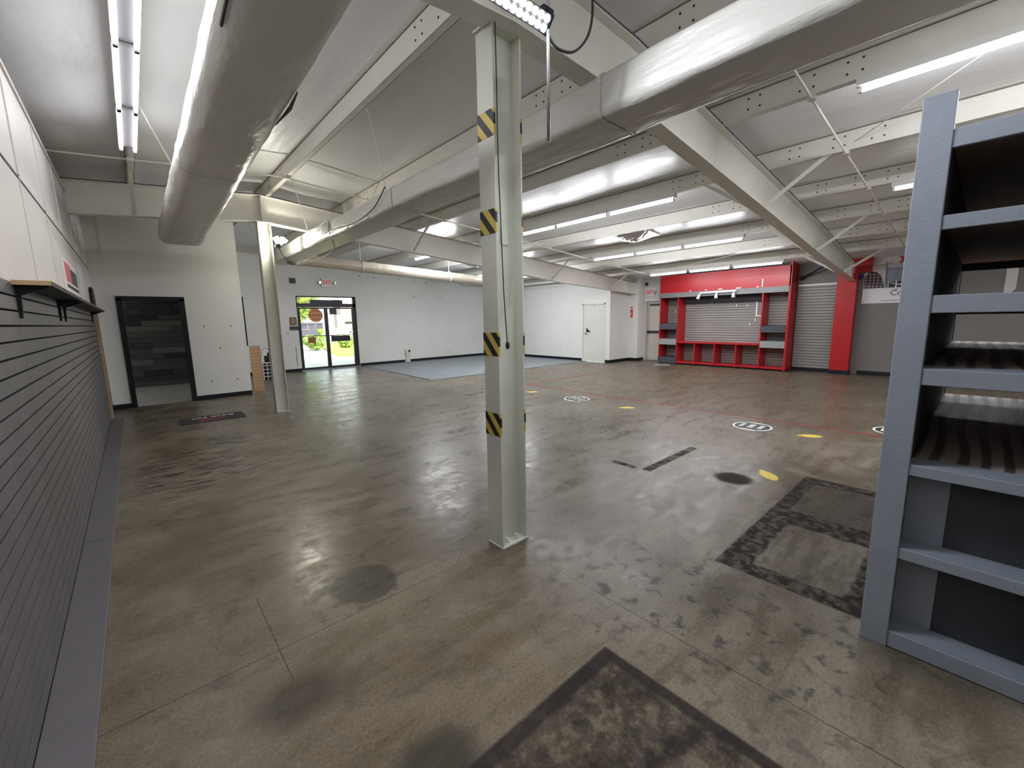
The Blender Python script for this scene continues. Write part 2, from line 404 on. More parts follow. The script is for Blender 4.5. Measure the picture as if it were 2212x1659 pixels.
# hairline scratches
vo = N.new('ShaderNodeTexVoronoi'); vo.feature = 'DISTANCE_TO_EDGE'; vo.inputs['Scale'].default_value = 1.1
dv = N.new('ShaderNodeMapping'); L.new(tc.outputs['Object'], dv.inputs[0]); dv.inputs['Scale'].default_value = (1, 1.7, 1); dv.inputs['Rotation'].default_value = (0, 0, 0.6)
L.new(dv.outputs[0], vo.inputs['Vector'])
scr = mul(mth(nt, 'LESS_THAN', vo.outputs['Distance'], 0.0035), ramp(swirl, 0.5, 0.58))
col = mix(col, (0.09, 0.075, 0.06), mul(scr, 0.35))
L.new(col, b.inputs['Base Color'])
rg = mth(nt, 'ADD', ramp(med, 0.3, 0.7, 0.22, 0.36), mul(ramp(fine, 0.4, 0.7, 0, 0.10)))
tapes = mth(nt, 'MAXIMUM', mth(nt, 'MAXIMUM', rect(3.73, 4.80, 2.11, 2.20, 0.006), rect(3.69, 3.77, 2.26, 2.56, 0.006)), ell(4.13, 1.46, 0.15, 0.16, 0.25))
matte = mth(nt, 'MINIMUM', 1.0, mth(nt, 'ADD', mth(nt, 'ADD', r1, frm), tapes))
L.new(mth(nt, 'SUBTRACT', 0.20, mul(matte, 0.16)), b.inputs['Specular IOR Level'])
L.new(mth(nt, 'ADD', rg, mul(matte, 0.35)), b.inputs['Roughness'])
bp = N.new('ShaderNodeBump'); bp.inputs['Strength'].default_value = 0.10; bp.inputs['Distance'].default_value = 0.015
hgt = noise(6, 3, 0.8, rotv)
L.new(hgt, bp.inputs['Height']); L.new(bp.outputs[0], b.inputs['Normal'])

# ------------------------------------------------------------------ building shell
RX = 1.82                                     # ridge
zr = lambda x: 3.65 - abs(x-RX)/12            # top of the rafters
PUR = 0.21
zc = lambda x: zr(x) + PUR                    # insulation
XL, XD, XR, XRF = -0.46, 12.03, 13.62, 12.03
YG, YH, YB = 14.58, 10.70, -5.0
XO = -3.0                                     # outer wall behind the left partition

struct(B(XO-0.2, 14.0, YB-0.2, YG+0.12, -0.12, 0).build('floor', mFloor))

# ceiling: insulation sagging a little between the purlins
PX = [-1.25, 0.19, 1.90, 3.18, 4.60, 6.02, 7.43, 8.85, 10.24, 11.62]
def sag(x):
    xs = [XO] + PX + [14.0]
    for a, c in zip(xs, xs[1:]):
        if a <= x <= c: return 0.035*math.sin(math.pi*(x-a)/(c-a))
    return 0
mb = MB(); xs = [XO]
for a, c in zip([XO]+PX, PX+[14.0]):
    xs += [a+(c-a)*k/6 for k in range(1, 7)]
ys = [YB-0.2 + (YG+0.3-YB+0.2)*k/46 for k in range(47)]
for x in xs:
    for y in ys:
        mb.v.append((x, y, zc(x) - sag(x)*(0.7+0.5*math.sin(y*2.1+x*1.7)) + 0.012*math.sin(y*5.3+x*4.1)*(sag(x)/0.035)))
n = len(ys)
for i in range(len(xs)-1):
    for j in range(n-1):
        mb.f.append((i*n+j, i*n+j+1, (i+1)*n+j+1, (i+1)*n+j))
struct(mb.build('ceiling', mInsul, smooth=True))
struct(B(XO-0.2, 14.1, YB-0.3, YG+0.4, 3.98, 4.05).build('ceiling', pm('roof_deck', (0.3, 0.3, 0.3), 0.8)))

def ywall(mb, x0, x1, y0, y1, z0=0.0, z1=None):
    """wall in the x direction; z1 None: up to the insulation"""
    if z1 is not None: return mb.box(x0, x1, y0, y1, z0, z1)
    pts = [(x0, z0), (x1, z0), (x1, zc(x1)+0.08)]
    if x0 < RX < x1: pts.append((RX, zc(RX)+0.08))
    pts.append((x0, zc(x0)+0.08))
    return mb.prism(pts, 'y', y0, y1)
def xwall(mb, x0, x1, y0, y1, z0=0.0, z1=None):
    t = z1 if z1 is not None else min(zc(x0), zc(x1))+0.08
    return mb.box(x0, x1, y0, y1, z0, t)

# left partition, stops short of the roof
wL = struct(xwall(MB(), XL-0.1, XL, YB, YH, 0, 3.32).build('wall_left', mWall2))
for k, y in enumerate([-1.6, -0.38, 0.84, 2.06, 3.28, 4.50, 5.72, 6.94, 8.16, 9.38]):
    B(XL, XL+0.008, y-0.02, y+0.02, 2.58, 3.32).build('batten', mWall2, wL)
    B(XL, XL+0.005, y-0.01, y+0.01, 1.75, 2.56).build('batten', mWall2, wL)
B(XL, XL+0.004, YB, YH, 2.555, 2.570).build('panel_seam', pm('dark_seam', (0.10, 0.09, 0.085), 0.8), wL)
B(XL-0.11, XL+0.014, YB, YH, 3.30, 3.335).build('cap_trim', mWall2, wL)
# outer closing walls
struct(xwall(MB(), XO-0.1, XO, YB, YG, 0).build('wall_outer_left', mWall))
struct(ywall(MB(), XO, 14.0, YB-0.1, YB).build('wall_back', mWall))
# wall with the black doorway
mb = MB()
ywall(mb, XO, -0.10, YH, YH+0.12); ywall(mb, 0.77, 1.82, YH, YH+0.12); ywall(mb, -0.10, 0.77, YH, YH+0.12, 2.05)
wH = struct(mb.build('wall_hallway', mWall))
B(-0.26, 0.73, YH-0.012, YH, 2.63, 3.60).build('cover_panel', mWall, wH)
for x0, x1 in ((XL, -0.17), (0.835, 1.82)):
    struct(B(x0, x1, YH-0.012, YH, 0, 0.095).build('baseboard_hallway', mBlackM))
tm = structE('trim_1', (0.33, YH, 0))
B(-0.17, -0.09, YH-0.02, YH+0.13, 0, 2.06).build('door_casing', mBlack, tm)
B(0.755, 0.835, YH-0.02, YH+0.13, 0, 2.06).build('door_casing', mBlack, tm)
B(-0.17, 0.835, YH-0.02, YH+0.13, 2.02, 2.10).build('door_casing', mBlack, tm)
# screw holes left in the wall
hm = MB()
for x, z in ((1.104, 1.515), (1.562, 1.514), (1.334, 1.055), (1.118, 0.379), (1.573, 0.379)):
    hm.disc((x, YH, z), 0.014, (0, -1, 0), 0.002, 8)
for x, z in ((1.0, 1.555), (1.06, 1.55), (1.615, 1.63), (1.60, 1.67), (1.09, 1.66)):
    hm.disc((x, YH, z), 0.006, (0, -1, 0), 0.002, 6)
hm.build('screw_hole', mBlackInk, wH)['kind'] = 'stuff'
# hallway behind it
struct(B(XO, 1.82, YH+0.12, 14.10, 0.0, 0.006).build('floor_hallway', mVinyl))
struct(xwall(MB(), 1.70, 1.82, YH+0.12, YG).build('wall_hallway_side', mWall))
wP = struct(ywall(MB(), XO, 1.70, 14.12, 14.24).build('wall_hallway_end', mBlack))
plk = [pm('dark_plank_%d' % i, c, 0.5, var=0.2, vscale=6, stretch=(0.3, 1, 3)) for i, c in enumerate([(0.11, 0.105, 0.11), (0.06, 0.058, 0.062), (0.18, 0.172, 0.172), (0.085, 0.085, 0.09), (0.04, 0.04, 0.044)])]
z = 0.0; row = 0
while z < 2.75:
    x = -1.9 + random.random()*0.6
    while x < 1.66:
        l = random.choice((0.45, 0.6, 0.75, 0.9)); x1 = min(x+l, 1.69)
        d = random.choice((0.0, 0.006, 0.012))
        B(x+0.002, x1-0.002, 14.10-d, 14.12, z+0.002, min(z+0.138, 2.8)).build('plank', random.choice(plk), wP)
        x = x1
    z += 0.14; row += 1
struct(B(XO, 1.70, YH+0.12, 14.1, 2.78, 2.84).build('ceiling_hallway', mWall))

hl = thing('added_hall_light', 'added ceiling light, unseen inside the hallway behind the black doorway', 'light', (-1.4, 12.4, 2.70))  # added light, brightens the planks and floor behind the doorway
B(-1.7, -1.1, 12.1, 12.7, 2.71, 2.78).build('housing', mWhite, hl)
# far wall with the glass entrance
gx0, gx1, gz = 3.94, 5.86, 2.40
mb = MB()
ywall(mb, 1.82, gx0, YG, YG+0.2); ywall(mb, gx1, XD+0.12, YG, YG+0.2); ywall(mb, gx0, gx1, YG, YG+0.2, gz)
wG = struct(mb.build('wall_far', mWall))
for x0, x1 in ((1.82, gx0), (gx1, 7.58), (7.80, XD)):
    struct(B(x0, x1, YG-0.012, YG, 0, 0.10).build('baseboard_far', mBlackM))
B(3.30, 3.90, YG-0.008, YG, 0.10, 0.94).build('patch_panel', mWall, wG)
B(3.80, 3.815, YG-0.012, YG-0.006, 0.15, 0.80).build('crack', mBlackInk, wG)
B(2.55, 3.30, YG-0.012, YG, 0.10, 0.86).build('patch_panel', mWhite, wG)
hm = MB()
for x, z_ in ((6.04, 3.11), (6.55, 3.09), (7.51, 3.09), (8.13, 3.02), (8.66, 3.0), (9.2, 2.99), (8.09, 2.452), (9.26, 2.454)):
    hm.disc((x, YG, z_), 0.02, (0, -1, 0), 0.003, 8)
hm.build('wall_scar', mBlackInk, wG)['kind'] = 'stuff'

# right-hand walls
mb = MB()
dy0, dy1 = 8.66, 9.60
xwall(mb, XD, XD+0.12, 8.45, dy0); xwall(mb, XD, XD+0.12, dy1, YG); xwall(mb, XD, XD+0.12, dy0, dy1, 2.03)
mb.box(XD+0.12, 13.20, 8.45, 8.57, 0, zc(12.8))
wRD = struct(mb.build('wall_right_far', mWall))
for a in ((XD-0.012, XD, 8.438, dy0-0.03), (XD-0.012, XD, dy1+0.03, YG)):
    struct(B(*a, 0, 0.10).build('baseboard_right_far', mBlackM))
struct(B(XD-0.012, 13.21, 8.438, 8.45, 0, 0.10).build('baseboard_right_far', mBlackM))
# boxed frame post beside the exit door
bxp = struct(B(13.20, 13.80, 8.12, 8.46, 0, 2.98).build('wall_right_boxing', mWall))
struct(B(13.188, 13.20, 8.11, 8.45, 0, 0.10).build('baseboard_right_boxing', mBlackM))
struct(B(13.20, 13.62, 8.108, 8.12, 0, 0.10).build('baseboard_right_boxing', mBlackM))
# right wall: white part over the exit door, grey part behind the display
mb = MB()
xwall(mb, XR, XR+0.3, 7.25, 8.12, 2.08)
struct(mb.build('wall_right_exit', mWall))
mb = MB()
xwall(mb, XR, XR+0.3, YB, 7.08)
wR = struct(mb.build('wall_right', mGreyWall))
struct(B(XR+0.28, XR+0.34, 6.9, 8.3, 0, 2.9).build('wall_right_outer', mWall))
struct(B(XR-0.012, XR, YB, 2.05, 0, 0.10).build('baseboard_right', mBlackM))
struct(B(XR-0.03, XR, 2.6, 3.50, 0, 0.10).build('baseboard_right', mBlackM))

# ------------------------------------------------------------------ steel frame
def lerp_tab(tab, x):
    for (xa, ya_), (xb, yb_) in zip(tab, tab[1:]):
        if x <= xb: return ya_ + (yb_-ya_)*(x-xa)/(xb-xa)
    return tab[-1][1]
NEAR_TAB = [(-3.0, 2.03), (1.82, 2.03), (3.0, 1.975), (9.0, 2.10), (13.4, 2.28)]
ordn = ['leftmost', 'first', 'second', 'third', 'fourth', 'fifth', 'sixth', 'seventh', 'eighth', 'ninth', 'tenth']
mSeamP = pm('purlin_edge_line', (0.14, 0.14, 0.16), 0.7)
def purlin(x, i):
    zb, zt = zr(x), zr(x)+PUR
    lab = {0: 'white steel roof purlin hidden behind the left partition top', 1: 'white steel roof purlin carrying the twin tube lights at left',
           2: 'white steel ridge purlin above the two free-standing posts'}.get(i, 'white steel roof purlin, %s to the right of the ridge' % ordn[i-2])
    t = thing('roof_purlin', lab, 'beam', (x, 5, zb), 'roof purlins')
    y0, y1 = YB, YG
    mb = MB()
    mb.box(x-0.003, x+0.003, y0, y1, zb, zt)
    mb.build('web', mSteel, t)
    MB().box(x, x+0.065, y0, y1, zb, zb+0.004).box(x+0.061, x+0.065, y0, y1, zb, zb+0.02).build('bottom_flange', mSteel, t)
    MB().box(x-0.065, x, y0, y1, zt-0.006, zt-0.002).build('top_flange', mSteel, t)
    B(x-0.008, x-0.003, y0, y1, zt-0.014, zt-0.007).build('edge_seam', mSeamP, t)
    hb = MB()
    for yc in (lerp_tab(NEAR_TAB, x), 8.25):
        for s in (-1, 1):
            for dd in (0.30, 0.40, 0.72, 0.82, 1.05, 1.15):
                for zz in (0.06, 0.15):
                    hb.disc((x-0.003, yc+s*dd, zb+zz), 0.009, (-1, 0, 0), 0.004, 6)
    hb.build('bolts', mDarkMetal, t)['kind'] = 'stuff'
for i, x in enumerate(PX): purlin(x, i)

yN = lambda x: lerp_tab(NEAR_TAB, x)
yF = lambda x: 8.25
dep = lambda x: 0.42 + (max(0, min(x, 9.0)-4)*0.008 if x < 9 else 0.04-(x-9)*0.022)
mSeam = pm('dark_joint_line', (0.08, 0.08, 0.11), 0.7)
def rafter(yc, xs_, name_lab):
    t = thing('roof_rafter', name_lab, 'beam', (5, yc(5), zr(5)-0.42), 'steel rafters')
    W, T = 0.15, 0.010
    def strip(y0, y1, off0, off1):
        m = MB()
        rings = []
        for x in xs_:
            a, c, q = off0(x), off1(x), yc(x)
            rings.append([(x, q+y0, a), (x, q+y1, a), (x, q+y1, c), (x, q+y0, c)])
        return m.loft(rings)
    strip(-0.004, 0.004, lambda x: zr(x)-dep(x), lambda x: zr(x)-0.002).build('web', mSteel, t)
    strip(-W/2, W/2, lambda x: zr(x)-dep(x)-T, lambda x: zr(x)-dep(x)).build('bottom_flange', mSteel, t)
    strip(-W/2, W/2, lambda x: zr(x)-T-0.002, lambda x: zr(x)-0.002).build('top_flange', mSteel, t)
    for x in (RX, 12.6):
        for s in (-1, 1):
            B(x-0.005, x+0.005, yc(x), yc(x)+s*0.07, zr(x)-dep(x), zr(x)-0.012).build('stiffener', mSteel, t)
    strip(-W/2-0.002, -W/2+0.012, lambda x: zr(x)-0.001, lambda x: zr(x)+0.012).build('edge_seam', mSeam, t)
    return t
rafter(yN, [XO, RX, 3.0, 6.0, 9.0, 13.40], 'long white steel rafter running from the near post to the red wall post')
rafter(yF, [XO, RX, 6.0, 9.0, 13.20], 'long white steel rafter resting on the far post beside the ducts')

# angle braces from the rafter bottoms up to the purlins
nb = {}
def brace(yc, x, s, lab):
    p = (x, yc+s*0.06, zr(x)-dep(x)+0.01); q = (x, yc+s*0.72, zr(x)+0.03)
    t = MB()
    t.bar(p, q, 0.045, 0.005, (1, 0, 0.001)); t.bar(Vector(p)+Vector((0.02, 0, 0)), Vector(q)+Vector((0.02, 0, 0)), 0.005, 0.045, (1, 0, 0.001))
    tag(t.build('flange_brace', mSteel, None, loc=p), lab, 'brace', 'angle braces at the rafters')
for x, nm in ((3.18, 'third'), (6.02, 'second'), (8.85, 'middle'), (11.62, 'lowest')):
    for s, sd in ((-1, 'right'), (1, 'left')):
        brace(yN(x), x, s, 'white angle brace on the %s side of the near rafter, %s along its slope' % (sd, {3.18: 'highest', 6.02: 'second highest', 8.85: 'second lowest', 11.62: 'lowest'}[x]))
for x, nm in ((4.60, 'highest'), (8.85, 'middle'), (11.62, 'lowest')):
    brace(8.25, x, -1, 'white angle brace on the near side of the far rafter, %s along its slope' % nm)
brace(8.25, 0.19, -1, 'white angle brace on the far rafter between left wall and left duct')

def column(name, x0, x1, yc, ztop, lab, near=False):
    t = thing(name, lab, 'post', ((x0+x1)/2, yc, 0), 'free-standing steel posts')
    w = 0.15
    B(x0, x0+0.011, yc-w/2, yc+w/2, 0.012, ztop).build('flange', mColumn, t, bevel=0.002)
    B(x1-0.011, x1, yc-w/2, yc+w/2, 0.012, ztop).build('flange', mColumn, t, bevel=0.002)
    B(x0+0.011, x1-0.011, yc-0.004, yc+0.004, 0.012, ztop).build('web', mColumn, t)
    B(x0-0.004, x1+0.008, yc-w/2-0.006, yc+w/2+0.006, 0.0, 0.012).build('base_plate', mColumn, t, bevel=0.002)
    B(x0-0.02, x1+0.02, yc-w/2, yc+w/2, ztop, ztop+0.010).build('cap_plate', mColumn, t)
    if near:
        for i, (bx_, by_) in enumerate(((x0+0.065, yc-0.042), (x0+0.15, yc-0.042), (x0+0.065, yc+0.042), (x0+0.15, yc+0.042))):
            bo = MB().disc((bx_, by_, 0.012), 0.026, (0, 0, 1), 0.004, 20).build('washer', mColumn, t)
            MB().disc((bx_, by_, 0.016), 0.018, (0, 0, 1), 0.018, 6).build('nut', mColumn, bo)
            MB().disc((bx_, by_, 0.034), 0.010, (0, 0, 1), 0.014, 12).build('anchor_bolt', mColumn, bo)
    return t
zcap = zr(RX)-0.44
colN = column('steel_column', 1.706, 1.93, 2.105, zcap, 'near pale steel H post with black and yellow hazard tape bands', True)
colF = column('steel_column', 1.725, 1.925, 8.22, zcap, 'far plain cream steel H post beside the black doorway wall')
B(1.80, 1.86, 2.095, 2.10, 2.02, 2.12).build('junction_cover', mColumn, colN)
for k, (za, zb) in enumerate(((2.618, 2.768), (2.069, 2.213), (1.317, 1.467), (0.790, 0.942))):
    tp = thing('hazard_tape', ['topmost', 'second highest', 'second lowest', 'lowest'][k] + ' black and yellow striped tape band on the near post', 'tape', (1.7, 2.105, za), 'hazard tape bands on the near post')
    B(1.7045, 1.7060, 2.028, 2.182, za, zb).build('left_strip', mHaz, tp)
    B(1.7060, 1.7185, 2.0285, 2.0300, za+0.004, zb-0.004).build('left_fold', mHaz, tp)
    B(1.9300, 1.9315, 2.028, 2.182, za, zb).build('right_strip', mHaz, tp)
    B(1.9180, 1.9300, 2.0285, 2.0300, za+0.004, zb-0.004).build('right_fold', mHaz, tp)

# conduits crossing under the purlins
def conduit(y, x0, x1, lab, dz=0.02):
    t = thing('conduit', lab, 'pipe', (x0, y, zr(x0)-dz), 'white conduits under the purlins')
    xs_ = sorted([x0, x1] + ([RX] if x0 < RX < x1 else []))
    MB().tube([(x, y, zr(x)-dz) for x in xs_], 0.011, 8).build('pipe', mSteel, t, smooth=True)
    for x in PX:
        if x0 < x < x1: B(x-0.01, x+0.06, y-0.025, y+0.025, zr(x)-dz-0.016, zr(x)).build('clip', mSteel, t)
conduit(1.20, 3.9, 12.3, 'thin white conduit crossing the purlins near the grey shelving')
conduit(6.95, XO, 12.6, 'thin white conduit crossing the purlins just before the far rafter')
# roof bracing rods
def rod(p, q, lab, r=0.005):
    tag(MB().tube([p, q], r, 6).build('bracing_rod', mSteel, None, loc=p), lab, 'rod', 'roof bracing rods')
rod((6.9, 1.95, zr(6.9)+0.06), (3.5, -1.2, zr(3.5)+0.10), 'thin slanting bracing rod under the roof behind the grey shelving')
rod((9.6, 1.95, zr(9.6)-0.1), (8.0, -1.5, zr(8)-0.05), 'thin slanting bracing rod right of the near rafter, low end')
rod((9.4, 2.3, zr(9.4)-0.1), (12.0, 7.9, zr(12)-0.06), 'thin slanting bracing rod above the red display unit')
rod((0.25, 5.2, zr(0.25)+0.02), (0.62, 6.5, zr(0.6)-0.3), 'thin hanger wire from the left tube lights to the left duct')
rod((1.98, 4.3, zr(1.98)), (2.45, 4.9, 3.0), 'thin hanger wire holding the right duct below the ridge purlin')
rod((2.0, 7.0, zr(2.0)), (2.42, 7.8, 3.0), 'thin hanger wire holding the right duct near the far rafter')

# ------------------------------------------------------------------ ducts
def rr(cx, cz, w, h, r, n=5):
    pts = []
    for k, (sx_, sz_) in enumerate(((1, 1), (-1, 1), (-1, -1), (1, -1))):
        for i in range(n+1):
            a = math.pi/2*(k + i/n)
            pts.append((cx + sx_*(w/2-r) + r*math.cos(a), cz + sz_*(h/2-r) + r*math.sin(a)))
    return pts
def boxduct(t, ring_at, ys_, mat, name='duct_wrap'):
    mb = MB(); rings = []
    for y in ys_:
        cx, cz, w, h, r = ring_at(y)
        base_r = rr(cx, cz, w, h, r)
        ring = []
        for k, (px_, pz_) in enumerate(base_r):
            a = 0.008*math.sin(y*7.1+k*1.3) + 0.006*math.sin(y*17.0+k*2.9) + 0.004*math.sin(y*31+k*0.7)
            ring.append((cx+(px_-cx)*(1+a), y, cz+(pz_-cz)*(1+a*1.2)))
        rings.append(ring)
    return mb.loft(rings).build(name, mat, t, smooth=True)
frange = lambda a, c, s: [a+(c-a)*k/max(1, round((c-a)/s)) for k in range(max(1, round((c-a)/s))+1)]
dl = thing('left_duct', 'wide flat white wrapped duct hanging beside the left wall', 'duct', (0.7, 3, 2.8))
dl_at = lambda y: (0.635+0.0165*(y-2), 2.955, 0.43+0.020*(y-2), 0.30, 0.11)
boxduct(dl, dl_at, frange(-4.8, 8.62, 0.12), mDuct)
for y in (0.2, 4.55):
    cx, cz, w, h, r = dl_at(y)
    m = MB(); m.loft([[(a, yy, c) for a, c in rr(cx, cz, w+0.02, h+0.02, r)] for yy in (y-0.004, y+0.004)], False); m.build('joint_band', mDarkGrey if y > 4 else mDuct, dl)
# torn slits in the wrap
MB().tube([(0.84, 2.70, 2.825), (0.862, 2.93, 2.83), (0.845, 3.2, 2.822)], [0.004, 0.012, 0.003], 6).build('tear', mBlackInk, dl)
MB().tube([(0.43, 2.0, 2.84), (0.44, 2.35, 2.835)], 0.007, 6).build('tear', mBlackInk, dl)

dr = thing('right_duct', 'long square white wrapped duct crossing the whole room beside the posts', 'duct', (2.55, 3, 2.8))
dr_at = lambda y: (2.55, 2.925, 0.42, 0.25, 0.05)
def drr(y):
    cx, cz, w, h, r = dr_at(y)
    if y > 9.7:
        k = min(1, (y-9.7)/0.75); return (cx+0.06*k, cz-0.02*k, w*(1-0.35*k), h*(1-0.3*k), r)
    return (cx, cz+0.010*math.sin(y*1.9), w, h*(1+0.05*math.sin(y*1.1)), r)
boxduct(dr, drr, frange(-4.8, 10.45, 0.12), mDuct)
g = B(2.318, 2.336, 6.62, 6.92, 2.885, 3.03).build('register', mWhite, dr)
for k in range(5):
    B(2.312, 2.319, 6.65+0.0, 6.89, 2.90+k*0.025, 2.914+k*0.025).build('louver', mDarkGrey, g)
for y in (1.75, 4.6):
    m = MB(); cx, cz, w, h, r = drr(y); m.loft([[(a, yy, c) for a, c in rr(cx, cz, w+0.014, h+0.014, r)] for yy in (y-0.01, y+0.01)], False); m.build('joint_band', mDuct, dr)

rd = thing('round_duct', 'round silver wrapped duct sloping in front of the glass entrance wall', 'duct', (5, 10.12, 2.7))
pts = [(2.62, 9.75, 2.90), (2.68, 9.93, 2.905), (2.80, 10.06, 2.91), (3.0, 10.12, 2.91)]
k0 = len(pts)
for k in range(1, 46):
    x = 3.0 + 5.06*k/45; pts.append((x, 10.12, 2.91 - 0.0445*(x-3.0)))
MB().tube(pts, [0.15, 0.145, 0.14, 0.135] + [0.131 + 0.003*math.sin(k*1.9) for k in range(1, 46)], 20).build('duct_wrap', mDuctS, rd, smooth=True)
MB().disc((8.062, 10.12, 2.685), 0.137, (1, 0, 0), 0.01, 24).build('end_cap', mWhite, rd)
for x in (4.25, 6.75):
    zc_ = 2.91-0.0445*(x-3)
    MB().tube([(x+0.0, 10.12+0.141*math.cos(a), zc_+0.141*math.sin(a)) for a in [2*math.pi*j/16 for j in range(17)]], 0.008, 4, False).build('strap', mSteel, rd)
    B(x-0.008, x+0.008, 10.118, 10.122, zc_+0.14, zr(x)+0.05).build('hanger', mSteel, rd)

# bright foil patches on the insulation
def foil(cx, cy, rx, ry, lab):
    mb = MB(); nn = 14
    for i in range(nn+1):
        for j in range(nn+1):
            u, v = 2*i/nn-1, 2*j/nn-1
            d = max(0, 1-u*u)*max(0, 1-v*v)
            x, y = cx+u*rx, cy+v*ry
            mb.v.append((x, y, zc(x) - 0.045 - 0.13*d - 0.03*random.random()*d))
    for i in range(nn):
        for j in range(nn):
            a = i*(nn+1)+j; mb.f.append((a, a+1, a+nn+2, a+nn+1))
    tag(mb.build('foil_patch', mFoil, None, loc=(cx, cy, zc(cx)-0.05)), lab, 'insulation')
foil(8.15, 5.2, 0.45, 0.42, 'shiny bulging plastic insulation patch between the right tube light rows')
foil(8.1, 10.6, 0.40, 0.5, 'shiny bulging plastic insulation patch beyond the far rafter')
foil(6.7, 8.9, 0.35, 0.35, 'small shiny insulation patch just past the far rafter')

# ------------------------------------------------------------------ fluorescent lights
def lamp(name, parent, pos, direc, sx_, sy_, watts, colr, updir=(0, 1, 0)):
    l = bpy.data.lights.new(name, 'AREA'); l.shape = 'RECTANGLE'; l.size = sx_; l.size_y = sy_; l.energy = watts; l.color = colr
    o = bpy.data.objects.new(name, l); COL.objects.link(o)
    z = -Vector(direc).normalized(); y = Vector(updir).normalized(); x = y.cross(z).normalized(); y = z.cross(x)
    P = Vector(pos) - WLOC[parent.name]
    o.matrix_basis = Matrix(((x.x, y.x, z.x, P.x), (x.y, y.y, z.y, P.y), (x.z, y.z, z.z, P.z), (0, 0, 0, 1)))
    o.parent = parent
    return o
lamp('hall_fill_lamp', hl, (-1.4, 12.4, 2.70), (0, 0, -1), 0.55, 0.55, 8.0, (1.0, 0.96, 0.9))  # fill for the hallway, its source is out of view
for m_ in (mTube, mTubeTwin, mLed, mFlood, mExitInk): m_.cycles.emission_sampling = 'NONE'
mChannelG = pm('grey_fixture_pan', (0.16, 0.155, 0.16), 0.6, spec=0.2)
def fluor(x, y0, y1, lab, group, twin=False, pw=1.0):
    zb = zr(x)
    t = thing('fluorescent_light', lab, 'light', (x, (y0+y1)/2, zb), group)
    xc = x+0.03 if not twin else x
    w = 0.085 if not twin else 0.15
    B(xc-w/2, xc+w/2, y0-0.03, y1+0.03, zb-0.056, zb-0.003).build('channel', mChannelG if twin else mWhite, t)
    for dx in ((0,) if not twin else (-0.055, 0.055)):
        MB().tube([(xc+dx, y0+0.012, zb-0.083), (xc+dx, y1-0.012, zb-0.083)], 0.0165, 10).build('tube', mTubeTwin if twin else mTube, t, smooth=True)
        k_ = TUBE_W*pw*(0.13 if twin else 1.0)
        cl = (0.93, 0.96, 1.0)
        lamp('tube_lamp', t, (xc+dx, (y0+y1)/2, zb-0.1), (0, 0, -1), 0.03, y1-y0-0.06, k_*0.5, cl)
        sides = () if 'behind' in lab else ((-1,) if dx < 0 else (1,)) if twin else (-1, 1)
        for sd_ in sides:
            lamp('tube_lamp', t, (xc+dx+sd_*0.0175, (y0+y1)/2, zb-0.083), (sd_, 0, 0), 0.03, y1-y0-0.06, k_*0.25, cl)
        for y in (y0, y1):
            s = 1 if y == y1 else -1
            B(xc+dx-0.014, xc+dx+0.014, y-0.006, y+0.006+s*0.012, zb-0.103, zb-0.05).build('lampholder', mWhite, t)
def run(x, segs, where, twin=False, pw=1.0):
    wd = ['far', 'second farthest', 'middle', 'near', 'nearest', 'hidden near']
    n_ = len(segs)
    for i, (a, c) in enumerate(segs):
        nm = {1: ['only'], 2: ['farther', 'nearer'], 3: ['farthest', 'middle', 'nearest'], 4: ['farthest', 'second farthest', 'second nearest', 'nearest']}[n_][i]
        fluor(x, a, c, '%s %s tube light in the row %s' % (nm, 'twin' if twin else 'single', where), 'tube lights ' + where, twin, pw)
run(6.02, [(5.50, 6.50), (4.36, 5.44), (3.19, 4.28)], 'just right of the near post', pw=0.60)
run(8.85, [(5.61, 6.73), (4.47, 5.53), (3.25, 4.38)], 'between the near post and the red display', pw=0.60)
run(11.62, [(5.68, 6.76), (4.54, 5.58), (3.34, 4.43)], 'above the red display fascia', pw=0.60)
run(4.60, [(-0.30, 0.86), (-1.48, -0.36), (-2.66, -1.54)], 'high above the grey shelving', pw=0.75)
run(6.02, [(-2.2, -1.1), (-3.4, -2.3), (-4.6, -3.5)], 'behind the camera over the middle', pw=1.20)  # extra row out of view, added for overall brightness
run(0.19, [(0.70, 1.78), (-0.44, 0.64), (-1.58, -0.5)], 'behind the camera along the left wall', True)  # left row carried on unseen, added to light the shelving front
run(3.18, [(-2.0, -0.9), (-3.2, -2.1), (-4.4, -3.3)], 'behind the camera right of the right duct', pw=1.20)  # unseen row, added to light the shelving and the right side
run(10.24, [(-0.6, 0.5), (-1.8, -0.7), (-3.0, -1.9)], 'behind the shelving near the right wall', pw=0.50)  # row hidden by the shelving, added for more general light
run(7.43, [(-0.20, 0.94), (-1.40, -0.28), (-2.6, -1.46)], 'behind the grey shelving post', pw=0.75)
run(6.02, [(9.70, 10.67), (8.75, 9.62)], 'beyond the far rafter left of the post', pw=1.50)
run(8.85, [(10.10, 11.57), (8.95, 10.02)], 'beyond the far rafter near the white door', pw=1.50)
run(0.19, [(5.29, 6.36), (4.12, 5.21), (2.98, 4.07), (1.84, 2.92)], 'between left wall and left duct', True)

